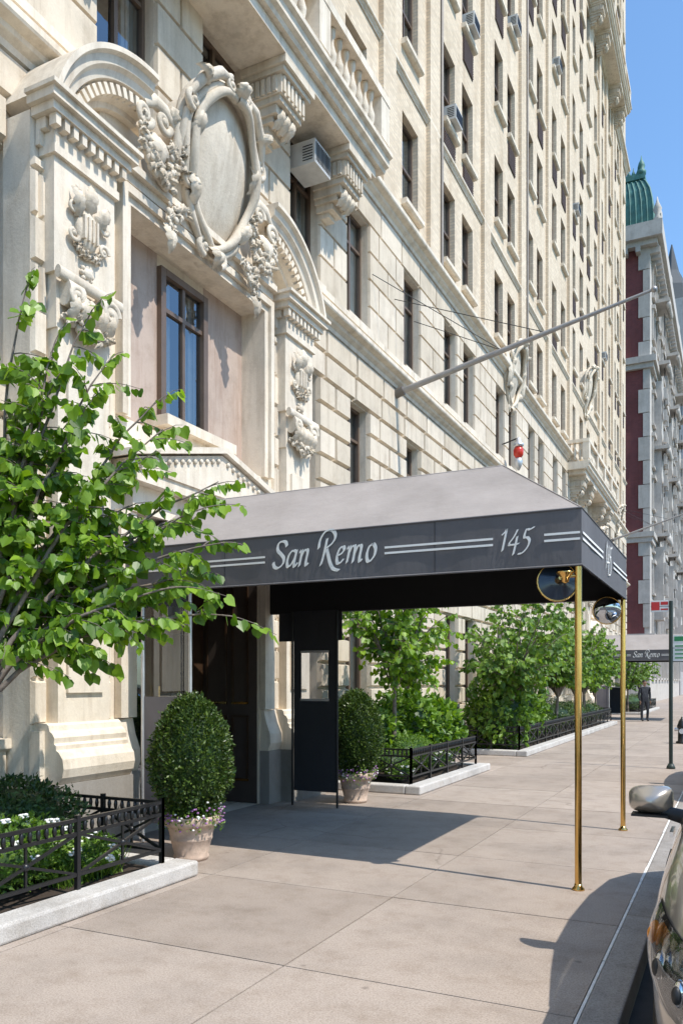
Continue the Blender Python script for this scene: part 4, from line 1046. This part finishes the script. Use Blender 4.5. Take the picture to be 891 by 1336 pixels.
D.box(-30,-5.2,147.2,182.5,50,52.5,TG); D.box(-18,-7,150,165,52.5,68,TG); D.lathe([(3,0),(2.6,4),(1.2,7),(.1,12)],(-10,155,68),SL,8,False)
D.build('distant_apartment_tower')
D=MB(); dh=[]
for i in range(16):
    for k in range(7): dh.append((111+i*2.2,112.1+i*2.2,3+3.5*k,5+3.5*k))
wall_holes(D,-6.1,.4,110,147,0,27,dh,TG); D.box(-30,-6.6,110,147,0,27,DARK); D.box(-30,-5.6,109.6,147.1,26.5,27.6,TG); D.build('distant_row_building')

# ---------------------------------------------------------------- street furniture
m=MB(); SG=simple('sign_enamel_white',(.78,.78,.76),.4,var=.03); SR=simple('sign_enamel_red',(.55,.03,.03),.4,var=.03); PG=simple('painted_post_green',(.02,.035,.03),.5)
px,py=-1.08,16.5
m.cyl((px,py,0),(px,py,3.2),.036,.036,PG,10); m.lathe([(.08,0),(.08,.03),(.045,.10)],(px,py,0),PG,12)
m.box(px-.36,px-.04,py-.008,py-.004,3.0,3.22,SG); m.box(px-.35,px-.2,py-.012,py-.009,3.03,3.19,SR); m.box(px-.18,px-.05,py-.012,py-.009,3.13,3.19,SR); m.box(px-.18,px-.05,py-.012,py-.009,3.03,3.06,SR)
m.box(px+.04,px+.36,py-.008,py-.004,2.05,2.55,SG); GRN=simple('sign_enamel_green',(.03,.25,.09),.4); m.box(px+.06,px+.34,py-.012,py-.009,2.43,2.52,GRN)
for k in range(4): m.box(px+.07,px+.33-.05*(k%2),py-.012,py-.009,2.10+k*.075,2.125+k*.075,GRN)
m.cyl((px-.03,py,3.1),(px-.36,py,3.1),.01,.01,PG,6); m.cyl((px,py,2.3),(px+.36,py,2.3),.01,.01,PG,6)
m.build('parking_sign',loc=(px,py,0))
m=MB(); h=(-1.25,23.4,0)
m.lathe([(.16,0),(.16,.05),(.11,.07),(.105,.42),(.13,.44),(.13,.48),(.11,.52),(.09,.60),(.05,.66),(.03,.67),(.03,.72)],h,BLACK,18)
m.cyl((h[0]-.19,h[1],.38),(h[0]+.19,h[1],.38),.05,.05,ALU,12); m.cyl((h[0],h[1]-.2,.34),(h[0],h[1],.34),.07,.07,ALU,12)
m.build('fire_hydrant',loc=h)

# ---------------------------------------------------------------- car
def interp(tab,u,c):
    xs_=[r_[0] for r_ in tab]; ys_=[r_[c] for r_ in tab]; n=len(xs_)
    u=min(max(u,xs_[0]),xs_[-1]); i=0
    while i<n-2 and u>xs_[i+1]: i+=1
    def sl(j):
        if j==0: return (ys_[1]-ys_[0])/(xs_[1]-xs_[0])
        if j==n-1: return (ys_[-1]-ys_[-2])/(xs_[-1]-xs_[-2])
        return (ys_[j+1]-ys_[j-1])/(xs_[j+1]-xs_[j-1])
    h_=xs_[i+1]-xs_[i]; t=(u-xs_[i])/h_
    return (2*t**3-3*t*t+1)*ys_[i]+(t**3-2*t*t+t)*h_*sl(i)+(-2*t**3+3*t*t)*ys_[i+1]+(t**3-t*t)*h_*sl(i+1)
TAB=[(0,.60,.80,.34),(.05,.72,.88,.27),(.15,.82,.94,.24),(.35,.885,1.0,.22),(.7,.92,1.04,.22),(1.15,.925,1.07,.22),(1.8,.925,1.09,.22),(3.2,.925,1.10,.22),(4.0,.90,1.12,.24),(4.35,.84,1.05,.28),(4.55,.70,.95,.36)]
CY0=2.90; CXC=.615; CZ=-.15
def body(u,s):
    w_=interp(TAB,u,1); zt=interp(TAB,u,2); zb_=interp(TAB,u,3)
    keys=[(0,0.0,0.0),(.14,.86,0.0),(.20,.955,.04),(.34,.99,.35),(.48,1.0,.62),(.58,.985,.80),(.66,.93,.95),(.74,.82,1.02),(1.0,0,1.07)]
    fw=interp([(a,b) for a,b,c in keys],s,1); fz=interp([(a,c) for a,b,c in keys],s,1)
    return Vector((w_*fw,u,zb_+(zt-zb_)*fz))
def carpt(p,side): return (CXC+side*p.x,CY0+p.y,CZ+p.z)
V=empty('parked_car',(CXC,CY0+2.2,CZ))
CP=simple('champagne_metallic_paint',(.44,.40,.35),.28,.6,var=.03,coat=1.0)
RUB=simple('tyre_rubber',(.015,.015,.015),.8); CHR=simple('chrome',(.75,.75,.76),.08,1.0,var=.02); BLP=simple('black_plastic',(.015,.015,.016),.5)
CARG=glass('car_glass',(.12,.13,.13),.15)
m=MB(); nu,ns=70,44; vs=[];fs=[]
for i in range(nu+1):
    u=4.55*(i/nu)**1.25 if i else 0
    ring=[body(u,j/ns) for j in range(ns+1)]
    vs+= [carpt(p,-1) for p in ring]+[carpt(p,1) for p in ring[1:-1][::-1]]
R=2*ns
for i in range(nu):
    for k in range(R): fs.append((i*R+k,i*R+(k+1)%R,(i+1)*R+(k+1)%R,(i+1)*R+k))
fs.append(tuple(range(R))); fs.append(tuple(nu*R+k for k in range(R)))
m.add(vs,fs,CP,True)
bo=m.build('body',V)
for k,uu in enumerate((.86,3.62)):
    cm=MB(); cm.cyl((CXC-1.2,CY0+uu,CZ+.35),(CXC-.55,CY0+uu,CZ+.35),.39,.39,BLP,36); cm.cyl((CXC+.55,CY0+uu,CZ+.35),(CXC+1.2,CY0+uu,CZ+.35),.39,.39,BLP,36)
    co=cm.build('arch_cutter_%d'%k)
    b=bo.modifiers.new('arch','BOOLEAN'); b.operation='DIFFERENCE'; b.object=co; b.solver='EXACT'
bpy.context.view_layer.update()
dg=bpy.context.evaluated_depsgraph_get(); nm=bpy.data.meshes.new_from_object(bo.evaluated_get(dg))
bo.modifiers.clear(); bo.data=nm
for o in list(bpy.data.objects):
    if o.name.startswith('arch_cutter'): bpy.data.objects.remove(o)
m=MB(); gs=[(1.15,.82,1.03,0),(1.65,.76,1.36,1),(2.1,.70,1.58,1),(2.7,.69,1.63,1),(3.4,.68,1.61,1),(4.0,.66,1.52,1),(4.38,.74,1.12,0)]
vs=[];fs=[]
for u,w_,z,_ in gs:
    zb_=1.08
    base=.86 if 1.2<u<4.2 else w_
    z=max(z,1.10)
    prof=[(-base,zb_),(-(base*.35+w_*.65),zb_+(z-zb_)*.6),(-w_,z-.06*(z-zb_)/.5),(-w_*.85,z),(0,z+.03),(w_*.85,z),(w_,z-.06*(z-zb_)/.5),(base*.35+w_*.65,zb_+(z-zb_)*.6),(base,zb_)]
    vs+=[(CXC+a,CY0+u,CZ+b_) for a,b_ in prof]
for i in range(len(gs)-1):
    for k in range(8):
        fs.append((i*9+k,i*9+k+1,i*9+k+10,i*9+k+9))
m.add(vs,fs,CP,True)
kg=m.mi(CARG)
for fi,f in enumerate(list(m.f)):
    i,k=divmod(fi,8)
    if (i in(0,1) and 2<=k<=5) or (i==5 and 2<=k<=5) or (k in(0,1,6,7) and 1<=i<=4) : m.m[fi]=kg
m.build('greenhouse',V)
m=MB()
m.box(CXC-.6,CXC+.6,CY0+1.8,CY0+3.9,CZ+.5,CZ+1.05,BLP)
for sd in(-.36,.36): m.box(CXC+sd-.22,CXC+sd+.22,CY0+2.3,CY0+2.45,CZ+.9,CZ+1.35,BLP)
m.build('interior',V)
m=MB(); LG=glass('lamp_lens',(.95,.95,.95),.08); AMB=simple('amber_lens',(.75,.28,.04),.2)
def patch(u0,u1,s0,s1,side,off,mat,nn=10,shape=None):
    vs=[];fs=[]
    for i in range(nn+1):
        for j in range(nn+1):
            a=i/nn;b_=j/nn; u=u0+(u1-u0)*a
            sa,sb=s0,s1
            if shape: sa,sb=shape(a)
            s_=sa+(sb-sa)*b_
            p=body(u,s_); e=.01
            du=body(u+e,s_)-body(max(u-e,0),s_); ds=body(u,min(s_+e,1))-body(u,s_-e); n_=du.cross(ds).normalized()
            if n_.x<0 : n_=-n_
            bul=math.sin(math.pi*min(max(a,.02),.98))**.5*math.sin(math.pi*min(max(b_,.02),.98))**.5
            p=p+n_*(off*bul+.003); vs.append(carpt(p,side))
    for i in range(nn):
        for j in range(nn): fs.append((i*(nn+1)+j,(i+1)*(nn+1)+j,(i+1)*(nn+1)+j+1,i*(nn+1)+j+1))
    m.add(vs,fs,mat,True)
for sd in(-1,1):
    patch(.02,.56,.42,.62,sd,.002,BLP,12,lambda a:(.42+.10*a,.655-.03*a))
    patch(.04,.53,.44,.62,sd,.006,CHR,12,lambda a:(.435+.09*a,.64-.03*a))
    patch(.02,.56,.44,.62,sd,.028,LG,12,lambda a:(.42+.10*a,.655-.03*a))
    for (u,s_,r_,mt) in((.10,.53,.055,CHR),(.23,.54,.06,CHR),(.42,.565,.05,AMB)):
        p=body(u,s_); c=carpt(p,sd); m.sphere(c,(r_*.5,r_*.6,r_),mt,14,10); m.sphere((c[0]+sd*.012,c[1]-.022,c[2]),(r_*.35,r_*.4,r_*.6),BLP if mt is CHR else mt,10,8)
    patch(.03,.20,.22,.34,sd,.01,BLP); p=body(.09,.29); m.sphere(carpt(p,sd),(.05,.04,.045),LG,14,10); m.sphere(carpt(p,sd),(.04,.03,.035),CHR,14,10)
    patch(.25,.33,.30,.36,sd,.006,AMB)
m.box(CXC-.42,CXC+.42,CY0-.02,CY0+.05,CZ+.52,CZ+.72,BLP)
for k in range(4): m.box(CXC-.43,CXC+.43,CY0-.03,CY0-.021,CZ+.535+k*.05,CZ+.555+k*.05,CHR)
m.box(CXC-.46,CXC+.46,CY0-.02,CY0+.05,CZ+.29,CZ+.40,BLP); m.box(CXC-.16,CXC+.16,CY0-.035,CY0-.022,CZ+.40,CZ+.50,SG)
m.build('lamps_and_grille',V)
m=MB()
for side in(-1,1):
    pts=[carpt(body(u,.735)+Vector((0,0,.001)),side) for u in[.12+.1*i for i in range(11)]]; m.tube(pts,.004,BLP,5)
    for u in(1.38,2.45,3.3):
        pts=[carpt(body(u,s_)+Vector((.0005,0,0)),side) for s_ in[.22+.04*i for i in range(11)]]; m.tube(pts,.004,BLP,5)
    pts=[carpt(body(u,.25)+Vector((.002,0,0)),side) for u in[.05+.05*i for i in range(9)]]; m.tube(pts,.005,BLP,5)
    mc=Vector((CXC+side*1.055,CY0+2.12,CZ+1.11))
    vs=[];fs=[]; nn=8; ny=20
    for i in range(nn+1):
        t=i/nn; sc=math.sin(math.pi*.5*min(1,t*1.15+.02))**.6 if t<.95 else .96
        for k in range(ny):
            a=2*math.pi*k/ny; ca,sa=math.cos(a),math.sin(a); e=.55
            rx=.125*sc*math.copysign(abs(ca)**e,ca); rz=.082*sc*math.copysign(abs(sa)**e,sa)*(1-.12*side*ca)
            vs.append((mc.x+rx,mc.y-.09+.15*t,mc.z+rz))
    for i in range(nn):
        for k in range(ny): fs.append((i*ny+k,i*ny+(k+1)%ny,(i+1)*ny+(k+1)%ny,(i+1)*ny+k))
    fs.append(tuple(range(ny))); m.add(vs,fs,CP,True); m.add(vs[-ny:],[tuple(range(ny))],CHR)
    m.cyl(mc+Vector((-side*.06,.0,-.06)),mc+Vector((-side*.22,.02,-.10)),.035,.045,BLP,12)
    m.box(mc.x-.10,mc.x+.10,mc.y-.07,mc.y+.05,mc.z-.091,mc.z-.078,BLP)
    m.box(CXC+side*.93-.01,CXC+side*.93+.01,CY0+1.95,CY0+2.15,CZ+.93,CZ+.96,CHR)
m.build('trim_and_mirrors',V)
m=MB()
for u in(.86,3.62):
    for side in(-1,1):
        x0=CXC+side*.70; x1=CXC+side*.905
        pr=[(.20,0),(.31,.0),(.335,.02),(.345,.05),(.345,.16),(.335,.19),(.31,.21),(.20,.21)]
        vs=[];fs=[]
        for r_,h_ in pr:
            for k in range(36):
                a=k*2*math.pi/36; vs.append((x0+side*h_,CY0+u+r_*math.cos(a),CZ+.345+r_*math.sin(a)))
        for i in range(len(pr)-1):
            for k in range(36): fs.append((i*36+k,i*36+(k+1)%36,(i+1)*36+(k+1)%36,(i+1)*36+k))
        m.add(vs,fs,RUB,True)
        m.cyl((x0+side*.10,CY0+u,CZ+.345),(x0+side*.13,CY0+u,CZ+.345),.205,.205,BLP,30)
        m.cyl((x1-side*.06,CY0+u,CZ+.345),(x1-side*.02,CY0+u,CZ+.345),.05,.045,ALU,16)
        pts=[(x1-side*.02,CY0+u+.205*math.cos(k*math.pi/16),CZ+.345+.205*math.sin(k*math.pi/16)) for k in range(33)]; m.tube(pts,.014,ALU,8,False)
        for k in range(7):
            a=k*2*math.pi/7; m.tube([(x1-side*.04,CY0+u+.04*math.cos(a),CZ+.345+.04*math.sin(a)),(x1-side*.03,CY0+u+.2*math.cos(a),CZ+.345+.2*math.sin(a))],[.022,.016],ALU,6)
m.build('wheels',V)
# another parked car further up the kerb (same body, dark paint)
CP2=simple('dark_blue_paint',(.02,.025,.035),.2,.3,coat=1.0)
V2=empty('parked_car',(CXC-.02,CY0+2.2+8.9,CZ))
for o in [c for c in bpy.data.objects if c.parent==V]:
    n2=o.copy(); n2.data=o.data.copy(); C.objects.link(n2); n2.parent=V2; n2.matrix_parent_inverse=o.matrix_parent_inverse.copy()
    for i,mt in enumerate(n2.data.materials):
        if mt==CP: n2.data.materials[i]=CP2

# ---------------------------------------------------------------- doorman
def person(loc,ang):
    E=empty('standing_doorman',loc)
    def skin(name,verts,edges,rad,mat,sub=1):
        me=bpy.data.meshes.new(name); me.from_pydata(verts,edges,[]); o=bpy.data.objects.new(name,me); C.objects.link(o)
        o.modifiers.new('s','SKIN')
        sv=me.skin_vertices[0].data
        for i,r_ in enumerate(rad): sv[i].radius=(r_,r_) if not isinstance(r_,tuple) else r_
        sv[0].use_root=True
        s_=o.modifiers.new('ss','SUBSURF'); s_.levels=sub; s_.render_levels=sub
        me.materials.append(mat); o.rotation_euler=(0,0,ang); o.location=loc; o.parent=E; o.matrix_parent_inverse=Matrix.Translation(-Vector(loc)); return o
    SUIT=simple('dark_uniform',(.015,.016,.022),.7); SK=simple('skin',(.30,.17,.11),.55); HR=simple('dark_hair',(.02,.015,.012),.6)
    v=[(0,0,.95),(0,0,1.15),(0,0,1.36),(0,0,1.46),
       (-.10,0,.88),(-.11,.02,.48),(-.11,.0,.10),(.10,0,.88),(.12,-.05,.48),(.13,.02,.10),
       (-.18,0,1.40),(-.24,.02,1.12),(-.22,-.06,.88),(.18,0,1.40),(.25,.03,1.12),(.22,-.06,.88),
       (-.11,-.12,.05),(.13,-.10,.05)]
    e=[(0,1),(1,2),(2,3),(0,4),(4,5),(5,6),(0,7),(7,8),(8,9),(2,10),(10,11),(11,12),(2,13),(13,14),(14,15),(6,16),(9,17)]
    rd=[(.16,.11),(.15,.11),(.17,.11),(.06,.06),.095,.065,.055,.095,.065,.055,.065,.052,.036,.065,.052,.036,.045,.045]
    skin('suit',v,e,rd,SUIT)
    skin('head',[(0,0,1.46),(0,-.01,1.54),(0,-.02,1.62),(0,-.01,1.71)],[(0,1),(1,2),(2,3)],[.052,.065,.083,.07],SK,2)
    m=MB()
    for sx in(-1,1):
        m.sphere((sx*.03,-.095,1.635),.010,HR,6,4); m.sphere((sx*.088,0,1.62),(.012,.022,.03),SK,6,4)
        hx=sx*.22
        m.sphere((hx,-.075,.83),(.018,.04,.05),SK,8,6)
        for k,l in enumerate((.065,.075,.07,.055)): m.tube([(hx,-.105+k*.02,.80),(hx,-.108+k*.02,.80-l*.5),(hx-sx*.015,-.11+k*.02,.80-l)],[.009,.008,.006],SK,6)
        m.tube([(hx,-.11,.85),(hx-sx*.01,-.135,.82),(hx-sx*.015,-.135,.785)],[.011,.009,.007],SK,6)
    m.sphere((0,-.105,1.61),(.011,.018,.02),SK,6,4); m.box(-.025,.025,-.103,-.098,1.572,1.578,HR)
    m.sphere((0,.012,1.675),(.086,.092,.075),HR,14,8)
    o=m.build('face_hair_and_hands'); o.rotation_euler=(0,0,ang); o.location=loc; o.parent=E; o.matrix_parent_inverse=Matrix.Translation(-Vector(loc))
person((-3.35,35.6,0),math.radians(30))
